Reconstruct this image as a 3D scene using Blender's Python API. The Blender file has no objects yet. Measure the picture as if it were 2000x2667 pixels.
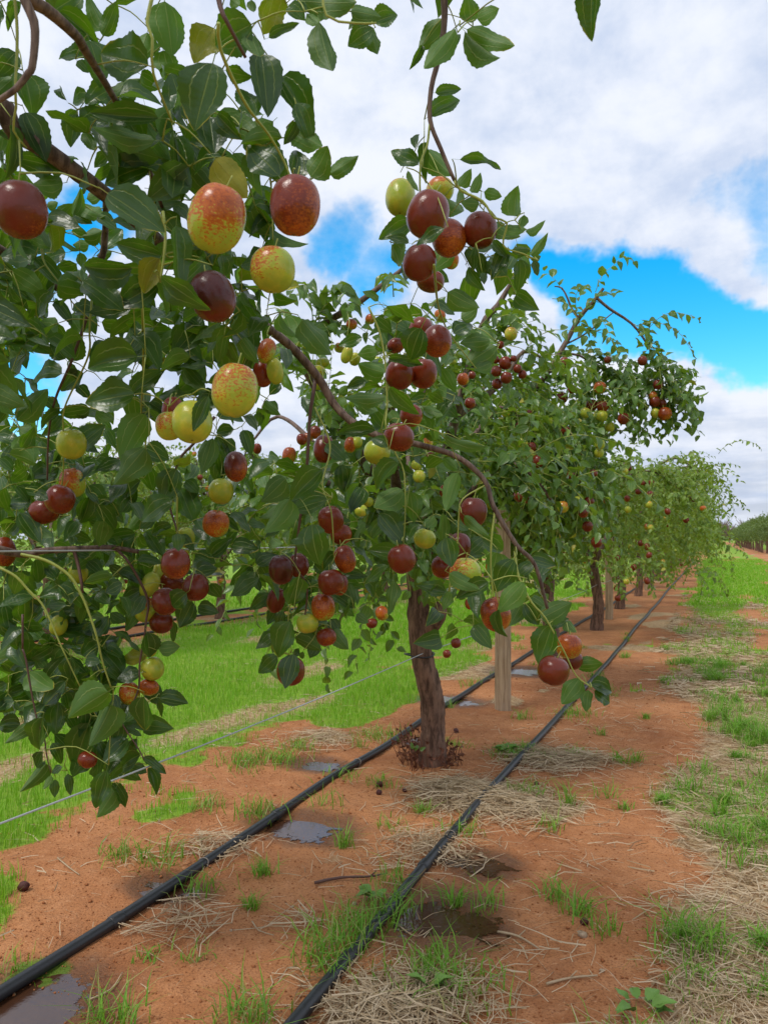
import bpy, math, random
import numpy as np
from mathutils import Vector, Matrix

random.seed(11)
RNG = np.random.default_rng(11)
scene = bpy.context.scene
COL = scene.collection

# ------------------------------------------------------------------ camera
FPX, CX, CY, EYE = 2014.7, 1000.0, 1333.5, 0.80      # photograph pixels (2000 x 2667), metres
YAW, PITCH = math.radians(23.0), math.radians(2.0)   # the row runs along +Y
cam = bpy.data.cameras.new('camera')
cam.sensor_fit = 'VERTICAL'
cam.sensor_height = 24.0
cam.lens = 24.0 * FPX / 2667.0
cam.clip_start = 0.02
cam.clip_end = 3000.0
cam.dof.use_dof = True
cam.dof.focus_distance = 1.35
cam.dof.aperture_fstop = 12.0
cam_ob = bpy.data.objects.new('camera', cam)
COL.objects.link(cam_ob)
cam_ob.location = (0, 0, EYE)
cam_ob.rotation_euler = (math.radians(90) + PITCH, 0, YAW)
scene.camera = cam_ob

_c, _s = math.cos(YAW), math.sin(YAW)
FWD = np.array([-_s * math.cos(PITCH), _c * math.cos(PITCH), math.sin(PITCH)])
UPV = np.array([_s * math.sin(PITCH), -_c * math.sin(PITCH), math.cos(PITCH)])
RGT = np.array([_c, _s, 0.0])
EYEP = np.array([0, 0, EYE])

def P(px, py, d):
    """point seen at photograph pixel (px, py), d metres in front of the lens plane"""
    return EYEP + d * (FWD + RGT * ((px - CX) / FPX) - UPV * ((py - CY) / FPX))

DS = 2000.0 / 1659.0
def PD(x, y, d):
    return P(x * DS, y * DS, d)

def GD(x, y):
    """ground point under a pixel of the 1659 px wide view"""
    v = FWD + RGT * ((x * DS - CX) / FPX) - UPV * ((y * DS - CY) / FPX)
    return EYEP - v * (EYE / v[2])

def project(p):
    q = np.asarray(p) - EYEP
    d = q @ FWD
    return CX + FPX * (q @ RGT) / d, CY - FPX * (q @ UPV) / d, d

# ------------------------------------------------------------------ light
SUN_EL, SUN_AZ = math.radians(58), math.radians(205)   # azimuth: direction to the sun, from +Y clockwise
sun_dir = Vector((math.sin(SUN_AZ) * math.cos(SUN_EL), math.cos(SUN_AZ) * math.cos(SUN_EL), math.sin(SUN_EL)))
sl = bpy.data.lights.new('sun', 'SUN')
sl.energy = 1.5
sl.angle = math.radians(14)
sl.color = (1.0, 0.95, 0.87)
so = bpy.data.objects.new('sun', sl)
so.rotation_euler = sun_dir.to_track_quat('Z', 'Y').to_euler()
so.location = (0, 0, 20)
COL.objects.link(so)

scene.view_settings.view_transform = 'Standard'
scene.view_settings.look = 'None'
scene.view_settings.exposure = 0.58
scene.view_settings.gamma = 1.0
scene.cycles.max_bounces = 6
scene.cycles.diffuse_bounces = 3
scene.cycles.transmission_bounces = 4
scene.cycles.transparent_max_bounces = 4
scene.cycles.use_denoising = True
scene.cycles.caustics_reflective = False
scene.cycles.caustics_refractive = False

class NT:
    """small helper to write node trees"""
    def __init__(self, tree):
        self.t = tree
        tree.nodes.clear()
    def n(self, kind, **kw):
        nd = self.t.nodes.new(kind)
        for k, v in kw.items():
            setattr(nd, k, v)
        return nd
    def link(self, a, b):
        self.t.links.new(a, b)
    def setin(self, sock, v):
        if isinstance(v, bpy.types.NodeSocket):
            self.t.links.new(v, sock)
        else:
            sock.default_value = v
    def math(self, op, a, b=0.0, c=None, clamp=False):
        nd = self.n('ShaderNodeMath', operation=op)
        nd.use_clamp = clamp
        self.setin(nd.inputs[0], a); self.setin(nd.inputs[1], b)
        if c is not None:
            self.setin(nd.inputs[2], c)
        return nd.outputs[0]
    def vmath(self, op, a, b=None):
        nd = self.n('ShaderNodeVectorMath', operation=op)
        self.setin(nd.inputs[0], a)
        if b is not None:
            self.setin(nd.inputs[1], b)
        return nd.outputs['Value'] if op in ('DOT_PRODUCT', 'LENGTH') else nd.outputs[0]
    def mix(self, fac, a, b, blend='MIX'):
        nd = self.n('ShaderNodeMix', data_type='RGBA', blend_type=blend)
        nd.clamp_factor = True
        self.setin(nd.inputs[0], fac)
        self.setin(nd.inputs[6], a if isinstance(a, bpy.types.NodeSocket) else (*a, 1))
        self.setin(nd.inputs[7], b if isinstance(b, bpy.types.NodeSocket) else (*b, 1))
        return nd.outputs[2]
    def step(self, v, lo, hi):
        nd = self.n('ShaderNodeMapRange', interpolation_type='SMOOTHSTEP')
        self.setin(nd.inputs[0], v)
        nd.inputs[1].default_value = lo; nd.inputs[2].default_value = hi
        return nd.outputs[0]
    def noise(self, vec, scale, detail=3.0, rough=0.55, dist=0.0):
        nd = self.n('ShaderNodeTexNoise')
        if vec is not None:
            self.link(vec, nd.inputs['Vector'])
        nd.inputs['Scale'].default_value = scale
        nd.inputs['Detail'].default_value = detail
        nd.inputs['Roughness'].default_value = rough
        nd.inputs['Distortion'].default_value = dist
        return nd.outputs['Fac']
    def mapping(self, vec, scale=(1, 1, 1), loc=(0, 0, 0)):
        nd = self.n('ShaderNodeMapping')
        self.link(vec, nd.inputs[0])
        nd.inputs['Scale'].default_value = scale
        nd.inputs['Location'].default_value = loc
        return nd.outputs[0]
    def bump(self, h, strength, dist):
        nd = self.n('ShaderNodeBump')
        nd.inputs['Strength'].default_value = strength
        nd.inputs['Distance'].default_value = dist
        self.link(h, nd.inputs['Height'])
        return nd.outputs[0]

# ------------------------------------------------------------------ world: sky with broken cloud
world = bpy.data.worlds.new('World')
scene.world = world
world.use_nodes = True
w = NT(world.node_tree)
tc = w.n('ShaderNodeTexCoord')
dirv = w.vmath('NORMALIZE', tc.outputs['Generated'])
sky = w.n('ShaderNodeTexSky', sky_type='NISHITA')
sky.sun_disc = False
sky.sun_elevation = SUN_EL
sky.sun_rotation = SUN_AZ
sky.air_density = 1.0
sky.dust_density = 0.3
sky.ozone_density = 3.0
hs = w.n('ShaderNodeHueSaturation')
hs.inputs['Hue'].default_value = 0.485
hs.inputs['Saturation'].default_value = 1.5
hs.inputs['Value'].default_value = 1.25
w.link(sky.outputs[0], hs.inputs['Color'])
bg_sky = w.n('ShaderNodeBackground')
w.link(hs.outputs[0], bg_sky.inputs[0])
bg_sky.inputs[1].default_value = 0.13
sep = w.n('ShaderNodeSeparateXYZ')
w.link(dirv, sep.inputs[0])
zc = w.math('ADD', w.math('MAXIMUM', sep.outputs[2], 0.0), 0.16)
plane = w.n('ShaderNodeCombineXYZ')
w.link(w.math('DIVIDE', sep.outputs[0], zc), plane.inputs[0])
w.link(w.math('DIVIDE', sep.outputs[1], zc), plane.inputs[1])
cl1 = w.noise(plane.outputs[0], 0.9, 8.0, 0.52, 0.25)
cl2 = w.noise(plane.outputs[0], 2.6, 7.0, 0.6, 0.2)
cl3 = w.noise(dirv, 9.0, 6.0, 0.62, 0.1)
# openings in the cloud: (x, y in the 1659 px view, radius in degrees, weight)
opens = [(1200, 590, 2.4, .60), (1275, 620, 2.6, .66), (1360, 655, 2.6, .66), (1450, 690, 2.4, .66), (1530, 725, 2.2, .64), (1600, 748, 2.2, .66), (1675, 765, 2.6, .66),
         (1672, 475, 2.5, .38), (1150, 565, 2.4, .40), (745, 505, 2.4, .38), (12, 842, 3.0, .62),
         (130, 500, 2.6, .50), (60, 560, 2.2, .40), (215, 470, 1.9, .40), (830, 580, 2.2, .36)]
wn = w.n('ShaderNodeTexNoise')
w.link(dirv, wn.inputs['Vector'])
wn.inputs['Scale'].default_value = 7.0; wn.inputs['Detail'].default_value = 5.0; wn.inputs['Roughness'].default_value = 0.6
warp = w.vmath('MULTIPLY', w.vmath('SUBTRACT', wn.outputs['Color'], (0.5, 0.5, 0.5)), (0.16, 0.16, 0.16))
dirw = w.vmath('NORMALIZE', w.vmath('ADD', dirv, warp))
hole = None
for (x, y, r, wt) in opens:
    v = PD(x, y, 1.0) - EYEP
    v = v / np.linalg.norm(v)
    dt = w.vmath('DOT_PRODUCT', dirw, tuple(v))
    c0 = math.cos(math.radians(r * 1.75))
    g = w.n('ShaderNodeMapRange', interpolation_type='SMOOTHSTEP')
    w.link(dt, g.inputs[0])
    g.inputs[1].default_value = c0; g.inputs[2].default_value = 1.0
    g.inputs[4].default_value = wt
    hole = g.outputs[0] if hole is None else w.math('MAXIMUM', hole, g.outputs[0])
dens = w.math('ADD', w.math('MULTIPLY', cl1, 0.75), w.math('MULTIPLY', cl2, 0.3))
dens = w.math('ADD', dens, w.math('MULTIPLY', cl3, 0.32))
dens = w.math('SUBTRACT', dens, hole)
cover = w.step(dens, 0.16, 0.56)
# cloud tone: lit tops and grey bases
tone = w.math('ADD', w.math('MULTIPLY', cl2, 0.55), w.math('MULTIPLY', cl3, 0.45))
ccol = w.mix(w.step(tone, 0.34, 0.62), (0.54, 0.64, 0.84), (0.87, 0.91, 1.0))
low = w.step(sep.outputs[2], 0.20, 0.0)
lowt = w.noise(w.mapping(dirv, (3, 3, 26)), 1.6, 5.0, 0.6)
ccol = w.mix(w.math('MULTIPLY', low, w.step(lowt, 0.75, 0.35)), ccol, (0.50, 0.56, 0.67))
bg_cl = w.n('ShaderNodeBackground')
w.link(ccol, bg_cl.inputs[0])
bg_cl.inputs[1].default_value = 0.70
ms = w.n('ShaderNodeMixShader')
w.link(cover, ms.inputs[0])
w.link(bg_sky.outputs[0], ms.inputs[1])
w.link(bg_cl.outputs[0], ms.inputs[2])
wo = w.n('ShaderNodeOutputWorld')
w.link(ms.outputs[0], wo.inputs[0])

# ------------------------------------------------------------------ materials
def material(name):
    m = bpy.data.materials.new(name)
    m.use_nodes = True
    return m, NT(m.node_tree)

def finish(nt, shader):
    o = nt.n('ShaderNodeOutputMaterial')
    nt.link(shader, o.inputs[0])

def principled(nt, color, rough, normal=None, spec=0.5):
    p = nt.n('ShaderNodeBsdfPrincipled')
    nt.setin(p.inputs['Base Color'], color if isinstance(color, bpy.types.NodeSocket) else (*color, 1))
    nt.setin(p.inputs['Roughness'], rough)
    p.inputs['Specular IOR Level'].default_value = spec
    if normal is not None:
        nt.link(normal, p.inputs['Normal'])
    return p

def leaf_material(name, top, under, thru, gloss=0.36):
    m, t = material(name)
    uv = t.n('ShaderNodeUVMap')
    s = t.n('ShaderNodeSeparateXYZ'); t.link(uv.outputs[0], s.inputs[0])
    oi = t.n('ShaderNodeObjectInfo'); ge = t.n('ShaderNodeNewGeometry')
    rnd = t.math('FRACT', t.math('ADD', oi.outputs['Random'], ge.outputs['Random Per Island']))
    rnd2 = t.math('FRACT', t.math('MULTIPLY', rnd, 17.31))
    rnd3 = t.math('FRACT', t.math('MULTIPLY', rnd, 7.77))
    a = t.math('ABSOLUTE', t.math('SUBTRACT', t.math('MULTIPLY', s.outputs[0], 2.0), 1.0))
    mid = t.step(a, 0.045, 0.015)
    lat = t.math('MULTIPLY', t.step(t.math('ABSOLUTE', t.math('SUBTRACT', a, 0.52)), 0.045, 0.012), t.step(s.outputs[1], 0.85, 0.55))
    vein = t.math('MAXIMUM', mid, lat)
    cv = t.n('ShaderNodeCombineXYZ')
    t.link(a, cv.inputs[0]); t.link(s.outputs[1], cv.inputs[1]); t.link(t.math('MULTIPLY', rnd, 40.0), cv.inputs[2])
    n1 = t.noise(cv.outputs[0], 2.2, 3.0, 0.6)
    n2 = t.noise(cv.outputs[0], 9.0, 2.0, 0.6)
    topc = t.mix(rnd2, tuple(c * 0.72 for c in top), (top[0] * 1.5, top[1] * 1.28, top[2] * 1.1))
    undc = t.mix(rnd2, tuple(c * 0.8 for c in under), tuple(c * 1.2 for c in under))
    base = t.mix(ge.outputs['Backfacing'], topc, undc)
    base = t.mix(t.math('MULTIPLY', t.step(n1, 0.45, 0.7), 0.30), base, (top[0] * 2.6, top[1] * 1.9, top[2] * 1.2))
    base = t.mix(t.math('MULTIPLY', vein, 0.42), base, (0.30, 0.38, 0.10))
    # yellowing margins and tips on some leaves, brown specks on others
    edge = t.math('MULTIPLY', t.step(t.math('ADD', t.math('MULTIPLY', t.math('ADD', a, s.outputs[1]), 0.5), t.math('MULTIPLY', t.math('SUBTRACT', n1, 0.5), 0.5)), 0.80, 0.95), t.step(rnd3, 0.55, 0.8))
    base = t.mix(edge, base, (0.42, 0.33, 0.03))
    whole = t.step(rnd, 0.985, 0.995)
    base = t.mix(t.math('MULTIPLY', whole, t.math('ADD', 0.35, t.math('MULTIPLY', n1, 0.8))), base, (0.44, 0.36, 0.03))
    speck = t.math('MULTIPLY', t.step(n2, 0.70, 0.76), t.step(rnd3, 0.35, 0.5))
    base = t.mix(speck, base, (0.055, 0.03, 0.012))
    wav = t.n('ShaderNodeTexWave', wave_type='BANDS', bands_direction='Y')
    t.link(cv.outputs[0], wav.inputs[0])
    wav.inputs['Scale'].default_value = 3.2; wav.inputs['Distortion'].default_value = 2.5; wav.inputs['Detail'].default_value = 1.0
    hgt = t.math('SUBTRACT', t.math('ADD', t.math('MULTIPLY', wav.outputs['Fac'], 0.10), t.math('MULTIPLY', n1, 0.8)), t.math('MULTIPLY', vein, 0.7))
    bmp = t.bump(hgt, 0.45, 0.0016)
    rough = t.math('ADD', t.math('MULTIPLY', ge.outputs['Backfacing'], 0.25), t.math('ADD', gloss - 0.06, t.math('MULTIPLY', n1, 0.14)))
    p = principled(t, base, rough, bmp, 0.5)
    tr = t.n('ShaderNodeBsdfTranslucent')
    t.link(t.mix(t.math('MULTIPLY', vein, 0.4), t.mix(rnd2, tuple(c * 0.8 for c in thru), tuple(c * 1.15 for c in thru)), (0.5, 0.5, 0.12)), tr.inputs[0])
    mx = t.n('ShaderNodeMixShader'); mx.inputs[0].default_value = 0.26
    t.link(p.outputs[0], mx.inputs[1]); t.link(tr.outputs[0], mx.inputs[2])
    finish(t, mx.outputs[0])
    return m

M = {}
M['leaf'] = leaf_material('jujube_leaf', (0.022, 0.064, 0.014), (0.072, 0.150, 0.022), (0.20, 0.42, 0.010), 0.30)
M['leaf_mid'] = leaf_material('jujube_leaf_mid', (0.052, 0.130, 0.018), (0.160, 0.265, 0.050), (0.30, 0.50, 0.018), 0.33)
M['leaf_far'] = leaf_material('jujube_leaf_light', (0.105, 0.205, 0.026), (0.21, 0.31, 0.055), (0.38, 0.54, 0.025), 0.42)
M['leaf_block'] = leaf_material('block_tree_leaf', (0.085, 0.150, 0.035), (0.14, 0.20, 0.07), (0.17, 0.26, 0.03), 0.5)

def fruit_material():
    m, t = material('jujube_fruit')
    tcn = t.n('ShaderNodeTexCoord'); oc = tcn.outputs['Object']
    at = t.n('ShaderNodeAttribute', attribute_type='OBJECT', attribute_name='ripe')
    dk = t.n('ShaderNodeAttribute', attribute_type='OBJECT', attribute_name='dark')
    oi = t.n('ShaderNodeObjectInfo')
    off = t.n('ShaderNodeCombineXYZ')
    t.link(t.math('MULTIPLY', oi.outputs['Random'], 31.0), off.inputs[0]); t.link(t.math('MULTIPLY', oi.outputs['Random'], 17.0), off.inputs[2])
    vec = t.vmath('ADD', oc, off.outputs[0])
    grad = t.vmath('DOT_PRODUCT', oc, (-0.30, -0.75, 0.95))
    n1 = t.noise(vec, 2.2, 3.0, 0.6)
    n2 = t.noise(t.mapping(vec, (1, 1, 2.0)), 15.0, 5.0, 0.75)
    k = t.math('ADD', t.math('MULTIPLY', at.outputs['Fac'], 1.85), -0.40)
    k = t.math('ADD', k, t.math('MULTIPLY', grad, 0.52))
    k = t.math('ADD', k, t.math('MULTIPLY', t.math('SUBTRACT', n1, 0.5), 0.85))
    k = t.math('ADD', k, t.math('MULTIPLY', t.math('SUBTRACT', n2, 0.5), 1.7))
    ripe = t.step(k, 0.42, 0.62)
    deep = t.step(k, 0.60, 1.25)
    green = t.mix(t.step(n1, 0.35, 0.7), (0.33, 0.40, 0.035), (0.52, 0.47, 0.040))
    red = t.mix(deep, (0.46, 0.105, 0.008), (0.165, 0.022, 0.0055))
    red = t.mix(t.math('MULTIPLY', dk.outputs['Fac'], t.step(grad, -0.35, 0.25)), red, (0.032, 0.006, 0.007))
    # pale lenticels
    vo = t.n('ShaderNodeTexVoronoi'); t.link(vec, vo.inputs['Vector']); vo.inputs['Scale'].default_value = 22.0
    dots = t.math('MULTIPLY', t.step(vo.outputs['Distance'], 0.13, 0.05), 0.25)
    red = t.mix(dots, red, (0.42, 0.17, 0.05))
    colr = t.mix(ripe, green, red)
    pole = t.vmath('LENGTH', t.mapping(oc, (1, 1, 0)))
    eye = t.step(pole, 0.045, 0.02)
    colr = t.mix(t.math('MULTIPLY', eye, 0.8), colr, (0.10, 0.05, 0.02))
    bm = t.bump(t.math('ADD', t.math('MULTIPLY', n1, 1.0), t.math('MULTIPLY', n2, 0.12)), 0.35, 0.004)
    p = principled(t, colr, t.math('ADD', 0.17, t.math('MULTIPLY', n1, 0.16)), bm, 0.42)
    p.inputs['Subsurface Weight'].default_value = 0.06
    p.inputs['Subsurface Radius'].default_value = (0.006, 0.003, 0.001)
    p.inputs['Subsurface Scale'].default_value = 0.5
    finish(t, p.outputs[0])
    return m
M['fruit'] = fruit_material()

def bark_material(name, dark, light, scale, rough=0.85, strength=0.9, dist=0.004):
    m, t = material(name)
    tcn = t.n('ShaderNodeTexCoord')
    st = t.mapping(tcn.outputs['Object'], (1, 1, 0.16))
    n1 = t.noise(st, scale, 6.0, 0.7, 0.4)
    n2 = t.noise(tcn.outputs['Object'], scale * 0.3, 3.0)
    c = t.mix(t.step(n1, 0.35, 0.65), dark, light)
    c = t.mix(t.math('MULTIPLY', t.step(n2, 0.5, 0.75), 0.35), c, (light[0] * 1.3, light[1] * 1.3, light[2] * 1.35))
    p = principled(t, c, rough, t.bump(n1, strength, dist), 0.2)
    finish(t, p.outputs[0])
    return m
M['bark'] = bark_material('trunk_bark', (0.075, 0.042, 0.030), (0.25, 0.145, 0.100), 70)
M['branch'] = bark_material('branch_bark', (0.070, 0.042, 0.032), (0.20, 0.135, 0.105), 120, 0.6, 0.5, 0.0015)
M['branch_grey'] = bark_material('bare_tree_bark', (0.16, 0.12, 0.10), (0.30, 0.24, 0.20), 6, 0.9)

def plain(name, color, rough=0.6, vary=0.25, scale=60, spec=0.4, bumpd=0.001):
    m, t = material(name)
    tcn = t.n('ShaderNodeTexCoord')
    n = t.noise(tcn.outputs['Object'], scale, 4.0, 0.6)
    c = t.mix(n, tuple(x * (1 - vary) for x in color), tuple(x * (1 + vary) for x in color))
    p = principled(t, c, rough, t.bump(n, 0.4, bumpd), spec)
    finish(t, p.outputs[0])
    return m
M['twig_green'] = plain('green_stem', (0.30, 0.34, 0.07), 0.5, 0.25, 90)
M['twig_red'] = plain('red_brown_twig', (0.11, 0.055, 0.042), 0.5, 0.3, 90)
M['pipe'] = plain('black_polythene', (0.016, 0.017, 0.019), 0.42, 0.35, 35, 0.5, 0.0008)
M['wire'] = plain('galvanised_wire', (0.42, 0.44, 0.45), 0.38, 0.2, 80, 0.6)
M['tie'] = plain('wire_tie', (0.32, 0.27, 0.22), 0.5, 0.3, 120)
M['fallen'] = plain('shrivelled_fruit_skin', (0.075, 0.018, 0.013), 0.55, 0.5, 60, 0.4, 0.004)
M['stone'] = plain('pale_stone', (0.45, 0.33, 0.22), 0.8, 0.3, 90, 0.3, 0.002)
M['dead_leaf'] = plain('dead_leaf', (0.15, 0.055, 0.028), 0.75, 0.5, 60)
M['weed'] = plain('weed_leaf', (0.13, 0.25, 0.04), 0.5, 0.3, 60)
M['crumb'] = plain('soil_crumb', (0.33, 0.125, 0.050), 0.95, 0.4, 40, 0.1)

def post_material():
    m, t = material('weathered_pine_post')
    tcn = t.n('ShaderNodeTexCoord')
    g = t.noise(t.mapping(tcn.outputs['Object'], (1, 1, 0.05)), 90, 5.0, 0.65, 0.6)
    g2 = t.noise(tcn.outputs['Object'], 9, 3.0)
    c = t.mix(t.step(g, 0.3, 0.7), (0.24, 0.155, 0.085), (0.50, 0.37, 0.235))
    c = t.mix(t.math('MULTIPLY', t.step(g2, 0.45, 0.75), 0.4), c, (0.40, 0.33, 0.25))
    p = principled(t, c, 0.8, t.bump(g, 0.7, 0.002), 0.25)
    finish(t, p.outputs[0])
    return m
M['post'] = post_material()

def blade_material(name, c1, c2, c3, thru):
    m, t = material(name)
    ge = t.n('ShaderNodeNewGeometry')
    r = ge.outputs['Random Per Island']
    r2 = t.math('FRACT', t.math('MULTIPLY', r, 13.7))
    c = t.mix(t.step(r, 0.0, 0.8), c1, c2)
    c = t.mix(t.step(r2, 0.8, 0.95), c, c3)
    p = principled(t, c, 0.5, None, 0.3)
    tr = t.n('ShaderNodeBsdfTranslucent'); tr.inputs[0].default_value = (*thru, 1)
    mx = t.n('ShaderNodeMixShader'); mx.inputs[0].default_value = 0.35
    t.link(p.outputs[0], mx.inputs[1]); t.link(tr.outputs[0], mx.inputs[2])
    finish(t, mx.outputs[0])
    return m
M['grass'] = blade_material('green_grass', (0.15, 0.38, 0.020), (0.27, 0.48, 0.035), (0.50, 0.45, 0.16), (0.30, 0.56, 0.02))
M['tuft'] = blade_material('tuft_grass', (0.11, 0.30, 0.022), (0.21, 0.42, 0.04), (0.40, 0.36, 0.13), (0.22, 0.44, 0.03))
M['straw'] = blade_material('dry_straw', (0.52, 0.37, 0.21), (0.76, 0.60, 0.40), (0.27, 0.155, 0.08), (0.25, 0.19, 0.08))

def ground_material():
    m, t = material('orchard_soil')
    at = t.n('ShaderNodeAttribute', attribute_type='GEOMETRY', attribute_name='cover')
    sp = t.n('ShaderNodeSeparateColor'); t.link(at.outputs['Color'], sp.inputs[0])
    g, s, wt = sp.outputs[0], sp.outputs[1], sp.outputs[2]
    tcn = t.n('ShaderNodeTexCoord'); oc = tcn.outputs['Object']
    n1 = t.noise(oc, 1.7, 4.0, 0.6)
    n2 = t.noise(oc, 22, 5.0, 0.65)
    n3 = t.noise(oc, 210, 3.0, 0.7)
    n4 = t.noise(oc, 75, 4.0, 0.7)
    dirt = t.mix(t.step(n1, 0.3, 0.7), (0.35, 0.132, 0.048), (0.53, 0.232, 0.094))
    dirt = t.mix(t.math('MULTIPLY', t.step(n2, 0.42, 0.68), 0.5), dirt, (0.60, 0.285, 0.130))
    dirt = t.mix(t.math('MULTIPLY', t.step(n3, 0.50, 0.66), 0.62), dirt, (0.17, 0.058, 0.022))
    big = t.noise(oc, 5.5, 4.0, 0.65)
    dirt = t.mix(t.math('MULTIPLY', t.step(big, 0.50, 0.72), 0.45), dirt, (0.24, 0.085, 0.034))
    dirt = t.mix(t.math('MULTIPLY', t.step(n4, 0.60, 0.70), 0.55), dirt, (0.70, 0.40, 0.22))
    straw = t.mix(t.step(n4, 0.35, 0.65), (0.28, 0.17, 0.08), (0.55, 0.42, 0.24))
    grass = t.mix(t.step(n2, 0.3, 0.7), (0.11, 0.29, 0.018), (0.22, 0.44, 0.03))
    sm = t.step(t.math('ADD', s, t.math('MULTIPLY', t.math('SUBTRACT', n2, 0.5), 0.7)), 0.35, 0.7)
    gm = t.step(t.math('ADD', g, t.math('MULTIPLY', t.math('SUBTRACT', n2, 0.5), 0.7)), 0.35, 0.7)
    c = t.mix(t.math('MULTIPLY', sm, 0.85), dirt, straw)
    c = t.mix(t.math('MULTIPLY', gm, 0.85), c, grass)
    wet = t.step(t.math('ADD', wt, t.math('MULTIPLY', t.math('SUBTRACT', n2, 0.5), 0.45)), 0.3, 0.75)
    c = t.mix(wet, c, t.mix(0.6, c, (0.0, 0.0, 0.0)))
    rough = t.math('SUBTRACT', 0.95, t.math('MULTIPLY', wet, 0.5))
    h = t.math('ADD', t.math('MULTIPLY', n2, 1.0), t.math('ADD', t.math('MULTIPLY', n4, 0.5), t.math('MULTIPLY', n3, 0.35)))
    p = principled(t, c, rough, t.bump(h, 0.8, 0.014), 0.25)
    finish(t, p.outputs[0])
    return m
M['ground'] = ground_material()

def water_material():
    m, t = material('muddy_water')
    tcn = t.n('ShaderNodeTexCoord')
    uv = t.n('ShaderNodeUVMap'); q = t.n('ShaderNodeSeparateXYZ'); t.link(uv.outputs[0], q.inputs[0])
    n = t.noise(tcn.outputs['Object'], 85, 4.0, 0.65)
    n2 = t.noise(tcn.outputs['Object'], 14, 3.0, 0.6)
    n3 = t.noise(tcn.outputs['Object'], 30, 5.0, 0.7)
    c = t.mix(n2, (0.035, 0.014, 0.007), (0.085, 0.036, 0.017))
    p = principled(t, c, 0.03, t.bump(t.math('ADD', n, t.math('MULTIPLY', n3, 1.5)), 0.16, 0.003), 0.8)
    # the film of water breaks up towards its rim
    rim = t.step(t.math('ADD', q.outputs[0], t.math('MULTIPLY', t.math('SUBTRACT', n3, 0.5), 1.5)), 0.60, 0.50)
    tr = t.n('ShaderNodeBsdfTransparent')
    mx = t.n('ShaderNodeMixShader')
    t.link(rim, mx.inputs[0]); t.link(tr.outputs[0], mx.inputs[1]); t.link(p.outputs[0], mx.inputs[2])
    finish(t, mx.outputs[0])
    return m
M['water'] = water_material()

# ------------------------------------------------------------------ mesh helpers
def mesh_np(name, V, F, uv=None, mat=None, smooth=True):
    V = np.asarray(V, np.float32); F = np.asarray(F, np.int32)
    me = bpy.data.meshes.new(name)
    k = F.shape[1]
    me.vertices.add(len(V)); me.vertices.foreach_set('co', V.ravel())
    me.loops.add(F.size); me.loops.foreach_set('vertex_index', F.ravel())
    me.polygons.add(len(F))
    me.polygons.foreach_set('loop_start', np.arange(0, F.size, k, dtype=np.int32))
    try:
        me.polygons.foreach_set('loop_total', np.full(len(F), k, np.int32))
    except Exception:
        pass
    if smooth:
        me.polygons.foreach_set('use_smooth', np.ones(len(F), bool))
    if uv is not None:
        l = me.uv_layers.new(name='UVMap')
        l.data.foreach_set('uv', np.asarray(uv, np.float32)[F.ravel()].ravel())
    me.update(calc_edges=True)
    me.validate()
    if mat is not None:
        me.materials.append(mat)
    return me

def obj(name, me, parent=None, **props):
    o = bpy.data.objects.new(name, me)
    COL.objects.link(o)
    if parent is not None:
        o.parent = parent
    for k, v in props.items():
        o[k] = v
    return o

def thing(name, label, cat, loc=(0, 0, 0), group=None):
    o = bpy.data.objects.new(name, None)
    o.empty_display_size = 0.1
    COL.objects.link(o)
    o.location = [float(v) for v in loc]
    o['label'] = label; o['category'] = cat
    if group:
        o['group'] = group
    return o

def resample(pts, rad, step):
    """Catmull-Rom through the points, radius interpolated"""
    p = np.asarray(pts, float); r = np.asarray(rad, float)
    if len(p) < 3:
        n = max(2, int(np.linalg.norm(p[-1] - p[0]) / step) + 1)
        t = np.linspace(0, 1, n)[:, None]
        return p[0] * (1 - t) + p[-1] * t, r[0] + (r[-1] - r[0]) * t[:, 0]
    e = np.vstack([2 * p[0] - p[1], p, 2 * p[-1] - p[-2]])
    out, ro = [], []
    for i in range(len(p) - 1):
        a, b, c, d = e[i], e[i + 1], e[i + 2], e[i + 3]
        n = max(2, int(np.linalg.norm(c - b) / step) + 1)
        t = np.linspace(0, 1, n, endpoint=False)[:, None]
        out.append(0.5 * (2 * b + (c - a) * t + (2 * a - 5 * b + 4 * c - d) * t ** 2 + (3 * b - a - 3 * c + d) * t ** 3))
        ro.append(r[i] + (r[i + 1] - r[i]) * t[:, 0])
    return np.vstack(out + [p[-1:]]), np.concatenate(ro + [r[-1:]])

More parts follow.
